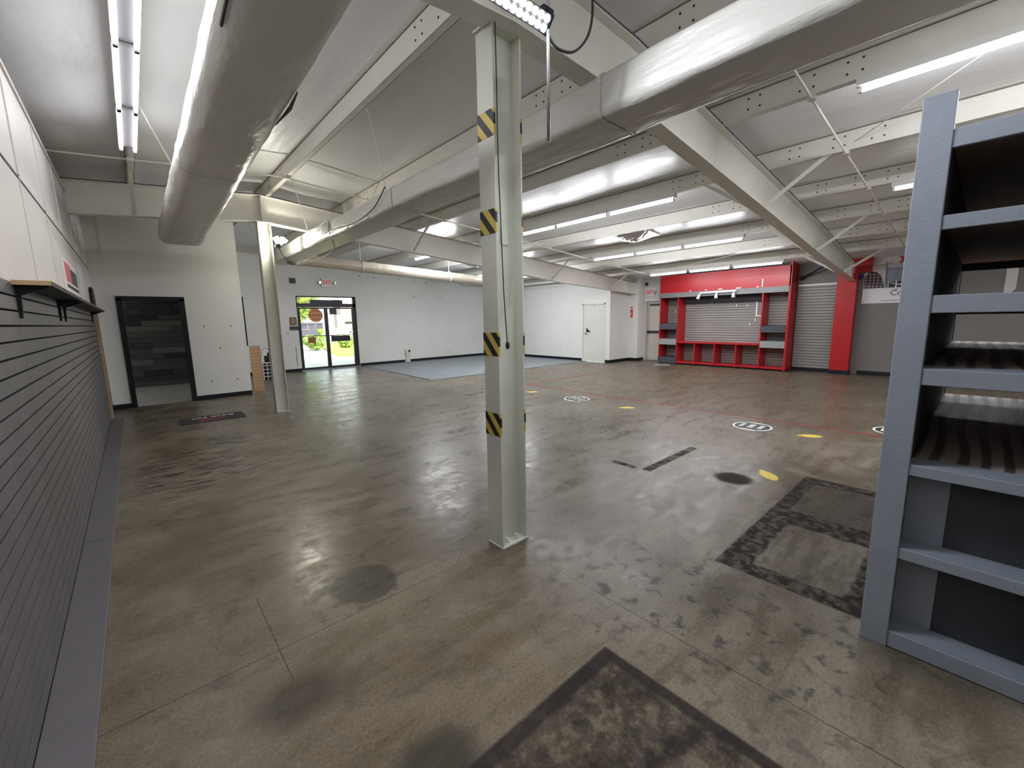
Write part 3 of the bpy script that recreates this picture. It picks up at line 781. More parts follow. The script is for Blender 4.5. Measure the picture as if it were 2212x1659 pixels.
# LED light bar at the near post, hanging on a rod
rodx, rody = 1.745, 1.63
hr = thing('hanging_rod', 'slim vertical conduit hanging beside the near post, holding the light bar', 'pipe', (rodx, rody, 2.47))
MB().tube([(rodx, rody, 2.47), (rodx, rody, zr(rodx)+0.1)], 0.009, 8).build('pipe', mChrome, hr, smooth=True)
B(rodx-0.02, rodx+0.02, rody-0.02, rody+0.02, 3.045, 3.085).build('clamp', mDarkMetal, hr)
lb = thing('led_light_bar', 'bright LED light bar with two rows of lenses beside the near post', 'light', (1.45, 1.63, 3.0))
nrm = Vector((0.0, -0.78, -0.62)).normalized(); axu = Vector((1, 0, 0)).cross(nrm) * -1
cx0 = Vector((1.735, 1.62, 3.01)); Lb = 0.62
ring = lambda o: [o + nrm*a + axu*c for a, c in ((0.0, -0.042), (0.0, 0.042), (-0.05, 0.036), (-0.05, -0.036))]
MB().loft([ring(cx0), ring(cx0-Vector((Lb, 0, 0)))]).build('housing', mDarkMetal, lb)
for k in range(2):
    o = cx0 - Vector((k*Lb, 0, 0))
    s = 1 if k == 0 else -1
    ring2 = lambda o: [o + nrm*a + axu*c for a, c in ((0.006, -0.046), (0.006, 0.046), (-0.055, 0.040), (-0.055, -0.040))]
    MB().loft([ring2(o), ring2(o+Vector((s*0.012, 0, 0)))]).build('end_plate', mDarkMetal, lb)
MB().loft([[cx0+nrm*a+axu*c-Vector((0.004, 0, 0)) for a, c in ((0.0005, -0.039), (0.0005, 0.039), (0.002, 0.039), (0.002, -0.039))], [cx0+nrm*a+axu*c-Vector((Lb-0.004, 0, 0)) for a, c in ((0.0005, -0.039), (0.0005, 0.039), (0.002, 0.039), (0.002, -0.039))]]).build('reflector_plate', mChrome, lb)
nl = 15
for i in range(nl):
    for s in (-1, 1):
        c = cx0 - Vector((0.022 + i*(Lb-0.044)/(nl-1), 0, 0)) + axu*(s*0.0195) + nrm*0.002
        MB().disc(c, 0.0165, nrm, 0.004, 12).build('lens', mLed, lb)
B(1.70, 1.75, 1.615, 1.645, 3.05, 3.09).build('bracket', mDarkMetal, lb)
lamp('led_lamp', lb, cx0 - Vector((Lb/2, 0, 0)) + nrm*0.008, nrm, 0.07, Lb-0.03, 20.0, (0.86, 0.92, 1.0), (1, 0, 0))
def cable(pts, r, lab, extra=None, name='power_cable'):
    # smooth the polyline
    P = [Vector(p) for p in pts]; out = []
    for i in range(len(P)-1):
        p0, p1, p2, p3 = P[max(i-1, 0)], P[i], P[i+1], P[min(i+2, len(P)-1)]
        for k in range(6):
            t = k/6
            out.append(0.5*((2*p1) + (p2-p0)*t + (2*p0-5*p1+4*p2-p3)*t*t + (3*p1-p0-3*p2+p3)*t**3))
    out.append(P[-1])
    t = thing(name, lab, 'cable', pts[-1])
    MB().tube(out, r, 6).build('cord', mCable, t, smooth=True)
    return t
cable([(1.735, 1.63, 2.985), (1.80, 1.62, 2.93), (1.92, 1.60, 2.95), (2.02, 1.58, 3.08), (2.05, 1.60, 3.3), (2.0, 1.7, 3.6)], 0.007, 'black cable looping from the LED light bar to the roof')
pc = cable([(1.724, 2.021, 3.25), (1.727, 2.021, 2.97), (1.727, 2.021, 2.52), (1.737, 2.021, 2.13), (1.749, 2.021, 1.75), (1.762, 2.021, 1.52), (1.772, 2.021, 1.40)], 0.0035, 'thin black pull cord hanging down the near post with a switch')
MB().sphere((1.773, 2.021, 1.385), 0.014, 10, 8, 1, 1, 1.9).build('switch', mCable, pc, smooth=True)
# flood light on the far post
fl_ = thing('flood_light', 'folding multi-panel flood light clamped to the far post', 'light', (1.98, 8.02, 2.85))
B(1.93, 2.00, 7.98, 8.06, 2.80, 2.85).build('mount', mDarkGrey, fl_)
for k, (a, c) in enumerate((((1.94, 8.0, 2.97), (1.985, 8.0, 2.87)), ((1.99, 8.0, 2.87), (2.06, 8.0, 2.95)), ((2.045, 7.97, 2.90), (2.085, 7.97, 2.95)))):
    MB().bar(a, c, 0.09, 0.012, (0, 1, 0)).build('light_panel', mFlood, fl_)
lamp('flood_lamp', fl_, (2.01, 7.94, 2.90), (0, -1, -0.2), 0.12, 0.08, 11.0, (1.0, 0.97, 0.85), (0, 0, 1))
lamp('flood_lamp', fl_, (2.01, 8.06, 2.90), (0, 1, 0.1), 0.12, 0.08, 11.0, (1.0, 0.97, 0.85), (0, 0, 1))
cable([(1.98, 8.0, 2.80), (2.03, 8.0, 2.68), (2.22, 8.0, 2.53), (2.40, 7.7, 2.56), (2.55, 7.1, 2.70), (2.33, 6.6, 2.85), (2.30, 6.4, 2.87), (2.302, 5.6, 2.82), (2.30, 5.0, 2.88), (2.32, 4.7, 3.06)], 0.006, 'black cable looping from the flood light up onto the right duct')

# ------------------------------------------------------------------ left slat wall
XS = -0.435
def slatpanel(y0, y1, lab):
    t = thing('slatwall_panel', lab, 'wall panel', (XS, (y0+y1)/2, 0.03), 'dark slat wall panels along the left wall')
    B(XL+0.001, XS-0.012, y0, y1, 0.03, 1.765).build('backing', mSlatBack, t)
    m = MB().box(XS-0.012, XS, y0+0.001, y1-0.001, 0, 0.069)
    z = 0.036; first = None
    while z < 1.72:
        if first is None:
            first = MB().box(XS-0.014, XS, y0+0.0015, y1-0.0015, z, z+0.0665).build('slat', mSlatL, t)
            z0_ = z
        else:
            c = first.copy(); COL.objects.link(c); c.parent = t; c.location = (0, 0, z-z0_)
        z += 0.0765
slatpanel(-2.4, 3.355, 'near dark grey slat wall panel along the left wall')
slatpanel(3.355, 9.70, 'far dark grey slat wall panel along the left wall')
tag(B(XS, -0.275, -2.4, 4.10, 0, 0.03).build('plinth_board', mDeck, None, loc=(-0.35, 1, 0), bevel=0.003), 'near grey plinth board lying at the foot of the left slat wall', 'board', 'plinth boards')
tag(B(XS, -0.275, 4.108, 9.55, 0, 0.03).build('plinth_board', mDeck, None, loc=(-0.35, 7, 0), bevel=0.003), 'far grey plinth board lying at the foot of the left slat wall', 'board', 'plinth boards')
tag(B(-0.448, -0.402, 9.705, 9.745, 0, 1.78).build('pine_stud', mTan, None, loc=(-0.425, 9.72, 0)), 'raw pine stud standing at the end of the left slat wall', 'stud')
tag(MB().prism([(9.78, 0), (10.5, 0), (10.5, 2.08), (10.44, 2.17), (10.33, 2.20), (9.95, 2.20), (9.84, 2.17), (9.78, 2.08)], 'x', -0.458, -0.425).build('arched_board', mBlack, None, loc=(-0.44, 10.1, 0)), 'black board with rounded top corners leaning behind the pine stud', 'board')
# black shelf on the slat wall
sh = thing('wall_shelf', 'black shelf with raw wood edge on top of the left slat wall', 'shelf', (-0.36, 6, 1.70))
for y0, y1 in ((3.35, 5.95), (5.97, 9.30)):
    B(XS, -0.295, y0, y1, 1.772, 1.792).build('shelf_board', mBlack, sh)
    B(XS, -0.294, y0-0.004, y0, 1.771, 1.794).build('raw_edge', mTan, sh)
    B(XS, -0.292, y0, y1, 1.792, 1.795).build('raw_top', mTan, sh)
for y in (3.42, 5.1, 5.45, 8.9):
    MB().prism([(XS, 1.60), (XS+0.012, 1.60), (XS+0.02, 1.72), (-0.31, 1.765), (-0.31, 1.772), (XS, 1.772)], 'y', y-0.012, y+0.012).build('bracket', mBlack, sh)
sg = thing('wall_sign', 'small white sign with pink and black print on the left wall', 'sign', (XL, 7.1, 1.93))
B(XL+0.001, XL+0.012, 6.35, 7.75, 1.92, 2.27).build('sign_board', mWhite, sg)
B(XL+0.012, XL+0.014, 6.42, 6.95, 2.03, 2.23).build('print', pm('pink_print', (0.6, 0.12, 0.16), 0.5), sg)
B(XL+0.012, XL+0.014, 6.98, 7.65, 2.03, 2.20).build('print', mDarkGrey, sg)
B(XL+0.012, XL+0.014, 6.42, 7.68, 1.965, 2.0).build('print', mBlackInk, sg)
ch = thing('wall_chain', 'short dark chain hanging on the left wall near the top', 'chain', (XL+0.012, 4.0, 2.7))
for k in range(9):
    MB().tube([(XL+0.012 + (0.008*math.cos(a) if k % 2 else 0), 3.52+0.012*k + (0.008*math.cos(a) if not k % 2 else 0), 2.90-k*0.022 + 0.015*math.sin(a)) for a in [2*math.pi*j/10 for j in range(11)]], 0.0025, 4, False).build('link', mDarkMetal, ch)

# ------------------------------------------------------------------ grey shelving at right
sv = thing('shelving_unit', 'tall blue-grey wooden shelving unit with open front at right', 'shelves', (3.6, -0.05, 0))
sx0, sx1, sy0, sy1 = 2.455, 4.90, -0.36, 0.253
B(sx0, sx0+0.04, 0.155, sy1, 0, 2.39).build('upright', mShelf, sv, bevel=0.003)
B(sx0, sx0+0.04, sy0, sy0+0.098, 0, 2.39).build('upright', mShelf, sv, bevel=0.003)
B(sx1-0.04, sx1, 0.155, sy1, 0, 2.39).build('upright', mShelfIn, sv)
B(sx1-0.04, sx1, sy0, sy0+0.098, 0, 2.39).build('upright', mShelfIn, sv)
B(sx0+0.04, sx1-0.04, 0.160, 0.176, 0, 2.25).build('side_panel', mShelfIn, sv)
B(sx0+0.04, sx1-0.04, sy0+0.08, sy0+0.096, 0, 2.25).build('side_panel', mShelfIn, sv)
lv = [(2.25, 0.07), (1.928, 0.055), (1.615, 0.072), (1.312, 0.07), (0.889, 0.048), (0.498, 0.052), (0.082, 0.078)]
for i, (z, h) in enumerate(lv):
    B(sx0+0.006, sx0+0.028, sy0+0.098, 0.155, z-h, z).build('shelf_rail', mShelf, sv, bevel=0.003)
    if i < 5:
        B(sx0+0.15, sx1-0.04, sy0+0.097, 0.159, z-0.004, z+0.001).build('shelf_top', mPly, sv)
        B(sx0+0.028, sx0+0.15, sy0+0.097, 0.159, z-0.004, z+0.001).build('shelf_top', mShelf, sv)
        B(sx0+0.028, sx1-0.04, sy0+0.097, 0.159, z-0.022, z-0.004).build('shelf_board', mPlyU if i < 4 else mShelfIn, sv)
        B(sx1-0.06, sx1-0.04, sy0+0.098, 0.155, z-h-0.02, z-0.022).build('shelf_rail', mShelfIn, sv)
    else:
        B(sx0+0.028, 2.62, sy0+0.097, 0.159, z-0.022, z).build('shelf_board', mShelf, sv)
B(2.595, 2.61, 0.025, 0.159, 0.082, 0.865).build('back_panel', mShelf, sv)
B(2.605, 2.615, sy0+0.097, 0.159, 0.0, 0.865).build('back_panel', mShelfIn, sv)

# ------------------------------------------------------------------ red display unit
XU = 13.05
ru = thing('display_unit', 'large red display wall unit with grey slats, cubbies and fascia', 'display', (13.3, 5.35, 0))
y0u, y1u = 3.51, 7.215
B(XU, XR, y1u-0.03, y1u, 0.04, 2.28).build('side_panel', mRed, ru)
B(XU-0.02, XR, y0u-0.02, y0u+0.03, 0.02, 2.95).build('side_panel', mRedD, ru)
B(XU, XR-0.02, 6.575, 6.605, 0.06, 2.15).build('divider', mRed, ru)
B(XU, XR-0.02, 4.14, 4.17, 0.06, 2.15).build('divider', mRed, ru)
B(XU-0.02, XU+0.0, y0u, y1u+0.0, 2.28, zr(13.03)+0.11).build('fascia', mRed, ru)
B(XU-0.035, XU-0.01, y0u+0.02, y1u+0.01, 2.135, 2.285).build('header_band', mGreyTrim, ru)
B(XU-0.01, XR-0.02, y0u+0.03, y1u-0.03, 2.16, 2.18).build('soffit', mDarkGrey, ru)
B(XU-0.03, XR-0.02, 4.17, 6.575, 0.695, 0.735).build('counter', mRed, ru)
B(XU-0.01, XR-0.02, 4.17, 6.575, 0.05, 0.095).build('bottom_rail', mRed, ru)
B(XU-0.01, XR-0.02, y0u+0.03, 4.14, 0.05, 0.095).build('bottom_rail', mRed, ru)
for y in (6.0, 5.392, 4.779):
    B(XU-0.005, XR-0.02, y-0.015, y+0.015, 0.095, 0.695).build('cubby_divider', mRed, ru)
B(XU+0.06, XU+0.08, y0u+0.03, y1u-0.03, 0.0, 0.06).build('toe_kick', mBlack, ru)
B(XU+0.40, XU+0.42, 4.17, 6.575, 1.95, 2.16).build('valance', mDarkGrey, ru)
for a, c in ((6.605, y1u-0.03), (y0u+0.03, 4.14)):
    nm = 'left' if a > 5 else 'right'
    B(XU-0.02, XU+0.50, a-0.005, c+0.005, 1.125 if a > 5 else 1.056, 1.31 if a > 5 else 1.23).build('box_shelf', mDarkGrey, ru)
    B(XU-0.02, XU+0.50, a-0.005, c+0.005, 0.632, 0.815).build('box_shelf', mGreyLt, ru)
B(XU-0.02, XU+0.5, 6.60, y1u+0.005, 0.02, 0.215).build('box_shelf', mDarkGrey, ru)
# slats behind the unit
def slats(t, ya, yb, z0, z1, xf, mat):
    B(xf+0.012, XR, ya, yb, z0, z1).build('slat_backing', mSlatBack, t)
    first = None; z = z0
    while z < z1-0.03:
        if first is None:
            first = B(xf, xf+0.014, ya, yb, z, z+0.0655).build('slat', mat, t); zf = z
        else:
            c = first.copy(); COL.objects.link(c); c.parent = t; c.location = (0, 0, z-zf)
        z += 0.0765
slats(ru, y0u+0.03, y1u-0.03, 0.10, 2.14, XR-0.05, mSlatR)
B(XR-0.065, XR-0.05, 4.44, 4.475, 1.50, 2.14).build('wire_channel', mWhite, ru)
B(XR-0.065, XR-0.05, 4.17, 4.44, 1.50, 1.535).build('wire_channel', mWhite, ru)
B(XU-0.025, XU-0.02, 4.17, 4.195, 2.30, 2.52).build('wire_channel', mWhite, ru)
for y, z, in ((4.72, 1.82), (5.02, 1.83), (4.48, 1.40), (4.62, 1.27), (6.93, 1.70), (5.75, 1.93)):
    B(XR-0.054, XR-0.05, y-0.012, y+0.012, z-0.03, z+0.03).build('price_clip', mWhite, ru)
for y, w in ((6.2, 0.05), (5.72, 0.06), (5.30, 0.12), (4.80, 0.13), (4.30, 0.06)):
    B(XU-0.024, XU-0.02, y-w/2, y+w/2, 2.30, 2.325).build('paint_scar', mWhite, ru)
tl = thing('track_light', 'white three-head spot track on the red display header', 'light', (XU-0.1, 5.35, 2.2))
MB().tube([(XU-0.075, 4.82, 2.235), (XU-0.075, 5.86, 2.225)], 0.034, 12).build('rail', mWhite, tl, smooth=True)
for y, dx in ((5.86, 0.05), (5.37, 0.0), (4.90, -0.02)):
    MB().tube([(XU-0.085, y, 2.20), (XU-0.10, y+dx*0.4, 2.155), (XU-0.13, y+dx, 2.05)], [0.02, 0.036, 0.052], 12).build('spot_head', mWhite, tl, smooth=True)
    B(XU-0.085, XU-0.035, y-0.02, y+0.02, 2.22, 2.25).build('mount', mWhite, tl)

# slat wall between the unit and the red post
s2 = thing('slatwall_panel', 'grey slat wall panel between the red display unit and the red post', 'wall panel', (13.58, 3.1, 0.1))
slats(s2, 2.58, 3.47, 0.10, 2.28, XR-0.04, mSlatR)
B(XR-0.05, XR, 2.58, 3.47, 2.285, 2.325).build('top_trim', mWhite, s2)
# red boxed post
rp = thing('red_post', 'bright red boxed post carrying the near rafter end', 'post', (13.5, 2.38, 0))
B(13.35, XR, 2.19, 2.585, 0.10, 2.52).build('boxing', mRedD, rp, bevel=0.004)
B(13.345, XR, 2.185, 2.59, 0.0, 0.10).build('base', mBlackM, rp)
B(13.45, XR-0.001, 1.95, 2.40, 2.52, 2.86).build('upper_boxing', mRedD, rp)
dev = thing('projector_arm', 'black projector arm mounted on grey wall above the slat panel', 'mount', (13.3, 3.3, 2.5))
MB().tube([(13.55, 3.38, 2.50), (13.30, 2.85, 2.75)], 0.022, 8).build('arm', mBlack, dev)
MB().sphere((13.55, 3.40, 2.50), 0.06).build('ball_mount', mDarkMetal, dev, smooth=True)
B(13.54, XR, 3.36, 3.44, 2.46, 2.54).build('wall_plate', mBlack, dev)
tag(MB().sphere((13.50, 2.13, 2.42), 0.055).build('blue_bell', pm('blue_plastic', (0.03, 0.03, 0.22), 0.3), None, loc=(13.50, 2.15, 2.36), smooth=True), 'small round blue device on the side of the red post', 'device')

# poster on the grey wall
po = thing('wall_poster', 'large white poster with domed building and crane picture on the grey wall', 'poster', (13.6, 1.3, 1.77))
py0, py1, pz0, pz1 = 0.54, 2.10, 1.77, 2.945
xp = XR-0.012
B(xp, XR-0.001, py0, py1, pz0, pz1).build('board', pm('poster_white', (0.70, 0.66, 0.67), 0.45), po)
mSkyP = pm('poster_sky_print', (0.33, 0.37, 0.46), 0.45, var=0.35, vscale=3)
B(xp-0.001, xp, py0, 1.70, 2.13, 2.60).build('picture', mSkyP, po)
B(xp-0.0012, xp-0.0002, py0, 1.62, 2.13, 2.27).build('picture', pm('poster_city_print', (0.03, 0.025, 0.04), 0.45), po)
dome = [(2.085, 2.13)] + [(1.90+0.205*math.cos(a), 2.30+0.23*math.sin(a)) for a in [math.pi*0.98 - math.pi*0.98*k/14 for k in range(15)]][::-1] + [(1.68, 2.13)]
dome = [(min(a, 2.09), c) for a, c in dome]
MB().prism([(2.09, 2.13), (2.09, 2.42), (2.03, 2.50), (1.95, 2.535), (1.87, 2.52), (1.80, 2.45), (1.75, 2.34), (1.72, 2.22), (1.70, 2.13)], 'x', xp-0.0016, xp).build('dome_picture', pm('poster_dome_print', (0.05, 0.02, 0.03), 0.45), po)
ln = MB()
for k in range(5):
    a = 2.07-0.075*k
    ln.tube([(xp-0.003, a, 2.13), (xp-0.003, a-0.02, 2.34), (xp-0.003, a-0.005, 2.50-0.035*max(0, k-2))], 0.0035, 4)
for z in (2.19, 2.26, 2.33, 2.40, 2.47):
    w_ = 0.0 if z < 2.3 else (z-2.3)*0.6
    ln.tube([(xp-0.003, 2.085, z), (xp-0.003, 1.73+w_, z-0.015)], 0.0025, 4)
ln.build('lattice', mWhiteInk, po)
cr_ = MB()
cr_.bar((xp-0.003, 1.66, 2.13), (xp-0.003, 1.70, 2.74), 0.006, 0.03, (1, 0, 0)); cr_.bar((xp-0.003, 2.05, 2.66), (xp-0.003, 1.60, 2.70), 0.004, 0.012, (1, 0, 0)); cr_.bar((xp-0.003, 1.72, 2.66), (xp-0.003, 1.58, 2.75), 0.004, 0.012, (1, 0, 0))
cr_.build('crane_picture', mDarkGrey, po)
wy = (0, -1, 0); uz = (0, 0, 1)
text('lettering', '3M', 0.20, (xp-0.003, 1.36, 2.76), wy, uz, mRedInk, po, bold=0.008)
text('lettering', 'The', 0.085, (xp-0.003, 1.58, 2.235), wy, uz, mWhiteInk, po)
text('lettering', 'H', 0.26, (xp-0.003, 1.43, 2.19), wy, uz, mWhiteInk, po)
text('lettering', 'of', 0.075, (xp-0.003, 1.49, 2.085), wy, uz, mBlackInk, po)
text('lettering', 'Con', 0.17, (xp-0.003, 1.43, 2.00), wy, uz, mBlackInk, po)
text('lettering', 'Dependable Products', 0.035, (xp-0.003, 1.58, 1.83), wy, uz, mDarkGrey, po)
# pale board further along the grey wall
tag(MB().prism([(-0.20, 1.75), (-0.30, 1.90), (-0.36, 1.98), (-0.36, 2.75), (-0.20, 2.75)], 'x', XR-0.02, XR).build('wall_board', mWall2, None, loc=(XR, -0.28, 1.75)), 'narrow pale board with clipped corner on the grey wall behind the shelving', 'board')

# ------------------------------------------------------------------ doors
d1 = structE('door_1', (XD, 9.13, 0))
B(XD+0.02, XD+0.06, dy0+0.02, dy1-0.02, 0.01, 2.0).build('door_leaf', mDoorW, d1)
for a in ((dy0-0.03, dy0+0.02), (dy1-0.02, dy1+0.03)):
    B(XD-0.015, XD+0.12, a[0], a[1], 0, 2.03).build('door_frame', mDoorW, d1)
B(XD-0.015, XD+0.12, dy0-0.03, dy1+0.03, 1.995, 2.055).build('door_frame', mDoorW, d1)
for z in (0.25, 0.98, 1.78):
    B(XD+0.008, XD+0.02, dy0+0.012, dy0+0.034, z-0.06, z+0.06).build('hinge', mDarkMetal, d1)
h_ = MB().disc((XD+0.02, 9.50, 1.0), 0.032, (-1, 0, 0), 0.012, 16).build('handle', mChrome, d1)
MB().bar((XD-0.03, 9.50, 1.0), (XD-0.03, 9.38, 1.0), 0.016, 0.02).bar((XD+0.02, 9.50, 1.0), (XD-0.035, 9.50, 1.0), 0.018, 0.018).build('lever', mChrome, h_)
MB().prism([(9.47, 1.20), (9.46, 1.04), (9.25, 1.04)], 'x', XD+0.016, XD+0.0195).build('triangle_sticker', mBlackInk, d1)
B(XD+0.016, XD+0.0195, 9.05, 9.16, 1.935, 1.945).build('closer_mark', mDarkGrey, d1)

d2 = structE('door_2', (XR+0.16, 7.6, 0))
B(XR+0.14, XR+0.19, 7.14, 8.04, 0.01, 2.05).build('door_leaf', mDoorE, d2)
for a in ((8.04, 8.12), (7.08, 7.14)):
    B(XR-0.005, XR+0.2, a[0], a[1], 0, 2.08).build('door_frame', mDoorE, d2)
B(XR+0.10, XR+0.2, 7.08, 8.12, 2.05, 2.10).build('door_frame', mDoorE, d2)
MB().box(XR+0.06, XR+0.10, 7.16, 8.02, 0.98, 1.05).box(XR+0.10, XR+0.14, 7.98, 8.03, 0.97, 1.06).box(XR+0.10, XR+0.14, 7.15, 7.20, 0.97, 1.06).build('panic_bar', mDarkMetal, d2)
B(XR+0.07, XR+0.14, 7.62, 7.95, 1.93, 1.99).build('door_closer', mDarkGrey, d2)
text('lettering', 'ALARM WILL SOUND', 0.055, (XR+0.138, 7.40, 1.60), wy, uz, mDarkGrey, d2)

# exit signs
def exit_sign(c, right, nrm_, lab):
    c, R, Nn = Vector(c), Vector(right), Vector(nrm_); U = Vector((0, 0, 1))
    t = thing('exit_sign', lab, 'sign', tuple(c), 'lit exit signs')
    def bxr(w0, w1, z0, z1, d0, d1):
        pts = [c + R*a + U*e + Nn*d for d in (d0, d1) for a, e in ((w0, z0), (w1, z0), (w1, z1), (w0, z1))]
        return MB().loft([pts[:4], pts[4:]])
    bxr(-0.17, 0.17, -0.13, 0.13, 0, 0.05).build('housing', mWhite, t, bevel=0.006)
    text('lettering', 'EXIT', 0.20, tuple(c+Nn*0.051+U*0.01), tuple(R), (0, 0, 1), mExitInk, t, squeeze=0.62, bold=0.004)
    for s in (-1, 1):
        hd = bxr(s*0.20-0.03, s*0.20+0.03, -0.02, 0.03, 0.0, 0.03).build('lamp_bracket', mBeige, t)
        p = c + R*(s*0.225) + Nn*0.055
        MB().tube([p, p+Nn*0.03, p+Nn*0.07+R*s*0.01], [0.03, 0.045, 0.05], 14).build('lamp_head', mBeige, hd, smooth=True)
        MB().disc(p+Nn*0.071+R*s*0.01, 0.042, tuple(Nn), 0.004, 14).build('lamp_lens', mChrome, hd)
exit_sign((4.92, YG-0.002, 2.83), (1, 0, 0), (0, -1, 0), 'white EXIT sign with two lamp heads above the glass entrance')
exit_sign((XR-0.002, 7.90, 2.37), (0, -1, 0), (-1, 0, 0), 'white EXIT sign with two lamp heads beside the red display')
fs = thing('fire_sign', 'narrow red fire extinguisher sign on the white boxed post', 'sign', (13.19, 8.36, 1.5))
B(13.195, 13.1995, 8.30, 8.43, 1.48, 1.92).build('plate', mWhiteInk, fs)
B(13.193, 13.195, 8.31, 8.42, 1.53, 1.80).build('red_field', mRedSign, fs)
B(13.193, 13.195, 8.33, 8.40, 1.83, 1.91).build('red_field', mRedSign, fs)
text('lettering', 'FIRE', 0.075, (13.192, 8.385, 1.665), (0, 0, 1), (0, 1, 0), mWhiteInk, fs)
MB().prism([(8.39, 1.51), (8.34, 1.51), (8.365, 1.485)], 'x', 13.193, 13.195).build('arrow', mRedSign, fs)
sc = thing('security_camera', 'small black dome camera on the white wall under the far rafter end', 'camera', (13.2, 8.0, 2.72))
MB().sphere((13.55, 8.02, 2.66), 0.05).build('dome', mBlack, sc, smooth=True)
B(13.53, XR, 7.99, 8.05, 2.68, 2.72).build('mount', mBlack, sc)

# glass entrance: storefront frame, transom and two glazed doors
gd = structE('door_3', (4.9, YG+0.08, 0))
ya, yb = YG+0.06, YG+0.12
for a in ((gx0, gx0+0.05), (gx1-0.10, gx1)):
    B(a[0], a[1], ya, yb, 0, gz).build('frame_jamb', mDarkMetal, gd)
B(gx0, gx1, ya, yb, 2.05, 2.17).build('frame_header', mDarkMetal, gd)
B(gx0, gx1, ya, yb, gz-0.035, gz).build('frame_header', mDarkMetal, gd)
B(gx0, gx1, ya-0.05, yb+0.02, 0, 0.02).build('threshold', mChrome, gd)
B(gx0+0.05, gx1-0.10, ya+0.025, ya+0.031, 2.17, gz-0.035).build('transom_pane', mGlass, gd)
B(4.37, 5.41, ya-0.02, yb+0.02, 2.165, 2.285).build('door_operator', mDarkMetal, gd)
B(gx1-0.01, gx1+0.0, YG-0.0, ya, 0, gz).build('jamb_liner', mWhite, gd)
def leaf(x0, x1):
    w = 0.055
    lf = MB()
    lf.box(x0, x0+w, ya, yb, 0.02, 2.045).box(x1-w, x1, ya, yb, 0.02, 2.045)
    lf.box(x0+w, x1-w, ya, yb, 0.02, 0.09).box(x0+w, x1-w, ya, yb, 1.995, 2.045)
    o = lf.build('door_leaf', mDarkMetal, gd)
    B(x0+w, x1-w, ya+0.025, ya+0.031, 0.09, 1.995).build('pane', mGlass, o)
    B(x0+w, x1-w, ya-0.01, ya+0.015, 1.105, 1.13).build('push_rail', mDarkMetal, o)
    return o
l1 = leaf(gx0+0.05, 4.845)
l2 = leaf(4.848, gx1-0.10)
B(4.95, 5.57, ya-0.035, ya+0.01, 0.91, 1.10).build('push_paddle', mDarkMetal, l2)
MB().disc((5.62, ya+0.02, 1.20), 0.03, (0, -1, 0), 0.02, 14).build('lock', mDarkMetal, l2)
yx = ya+0.022
st_ = thing('round_sticker', 'round peach sticker with mirrored lettering on the glass entrance', 'sticker', (4.52, yx, 1.78))
MB().tube([(4.52+0.221*math.cos(a), yx+0.001, 1.785+0.221*math.sin(a)) for a in [2*math.pi*j/32 for j in range(33)]], 0.004, 4, False).build('rim', mRedInk, st_)
MB().disc((4.52, yx+0.001, 1.785), 0.217, (0, -1, 0), 0.002, 32).build('face', mPeach, st_)
for body, z, s in (('OFFICIAL', 1.91, 0.06), ('STRONG', 1.78, 0.11), ('RETAILER', 1.66, 0.06)):
    text('lettering', body, s, (4.52, yx-0.002, z), (1, 0, 0), uz, mBlackInk, st_, mirror=True)
ns = thing('moved_notice', 'printed paper notice reading we have moved, mirrored, on the left door glass', 'notice', (4.37, yx, 1.15))
for x0, x1, z0, z1 in ((4.01, 4.24, 1.345, 1.55), (4.245, 4.48, 1.345, 1.55), (4.485, 4.72, 1.345, 1.55), (4.02, 4.27, 1.155, 1.335), (4.275, 4.53, 1.155, 1.335)):
    B(x0, x1, yx, yx+0.002, z0, z1).build('sheet', mPaper, ns)
for body, x in (('WE', 4.62), ('HAVE', 4.37), ('MOVED', 4.13)):
    text('lettering', body, 0.085, (x, yx-0.001, 1.48), (1, 0, 0), uz, pm('grey_ink', (0.12, 0.12, 0.16), 0.6), ns, mirror=True, squeeze=0.9)
B(4.225, 4.465, yx, yx+0.002, 0.885, 1.08).build('tan_notice', mTanP, None, loc=(4.34, yx, 0.88))
tag(bpy.data.objects['tan_notice'], 'small tan notice low on the left door glass', 'notice')
tag(B(4.965, 5.20, yx, yx+0.002, 1.81, 2.0).build('dark_notice', mDarkGrey, None, loc=(5.08, yx, 1.81)), 'small dark card at the top of the right door glass', 'notice')
# things on the far wall
tag(B(3.81, 3.98, YG-0.03, YG-0.001, 2.775, 2.935).build('wall_speaker', mDarkGrey, None, loc=(3.9, YG, 2.775), bevel=0.004), 'small dark grey square plate left of the far exit sign', 'speaker')
p1 = thing('award_plaque', 'wooden framed plaque beside the glass entrance', 'plaque', (3.8, YG, 1.48))
B(3.705, 3.90, YG-0.02, YG-0.001, 1.483, 1.727).build('frame', pm('dark_wood', (0.05, 0.03, 0.02), 0.4), p1, bevel=0.003)
B(3.73, 3.875, YG-0.023, YG-0.02, 1.51, 1.70).build('print', pm('bronze_print', (0.30, 0.20, 0.12), 0.4, var=0.5, vscale=18), p1)
tag(B(3.685, 3.935, YG-0.015, YG-0.001, 1.325, 1.447).build('black_plaque', mDarkGrey, None, loc=(3.8, YG, 1.325)), 'black sign plate just below the wooden plaque', 'plaque')
sw = thing('light_switch', 'white light switch plate left of the glass entrance', 'switch', (3.60, YG, 1.2))
B(3.565, 3.645, YG-0.008, YG-0.001, 1.18, 1.30).build('plate', mBeige, sw)
B(3.595, 3.612, YG-0.014, YG-0.008, 1.22, 1.26).build('toggle', mBeige, sw)
ob = thing('outlet_post', 'beige conduit box rising from the floor on the far wall', 'outlet', (7.69, YG, 0))
B(7.62, 7.78, YG-0.06, YG-0.001, 0, 0.30).build('raceway', mBeige, ob)
B(7.60, 7.79, YG-0.08, YG-0.001, 0.30, 0.48).build('box', mBeige, ob)
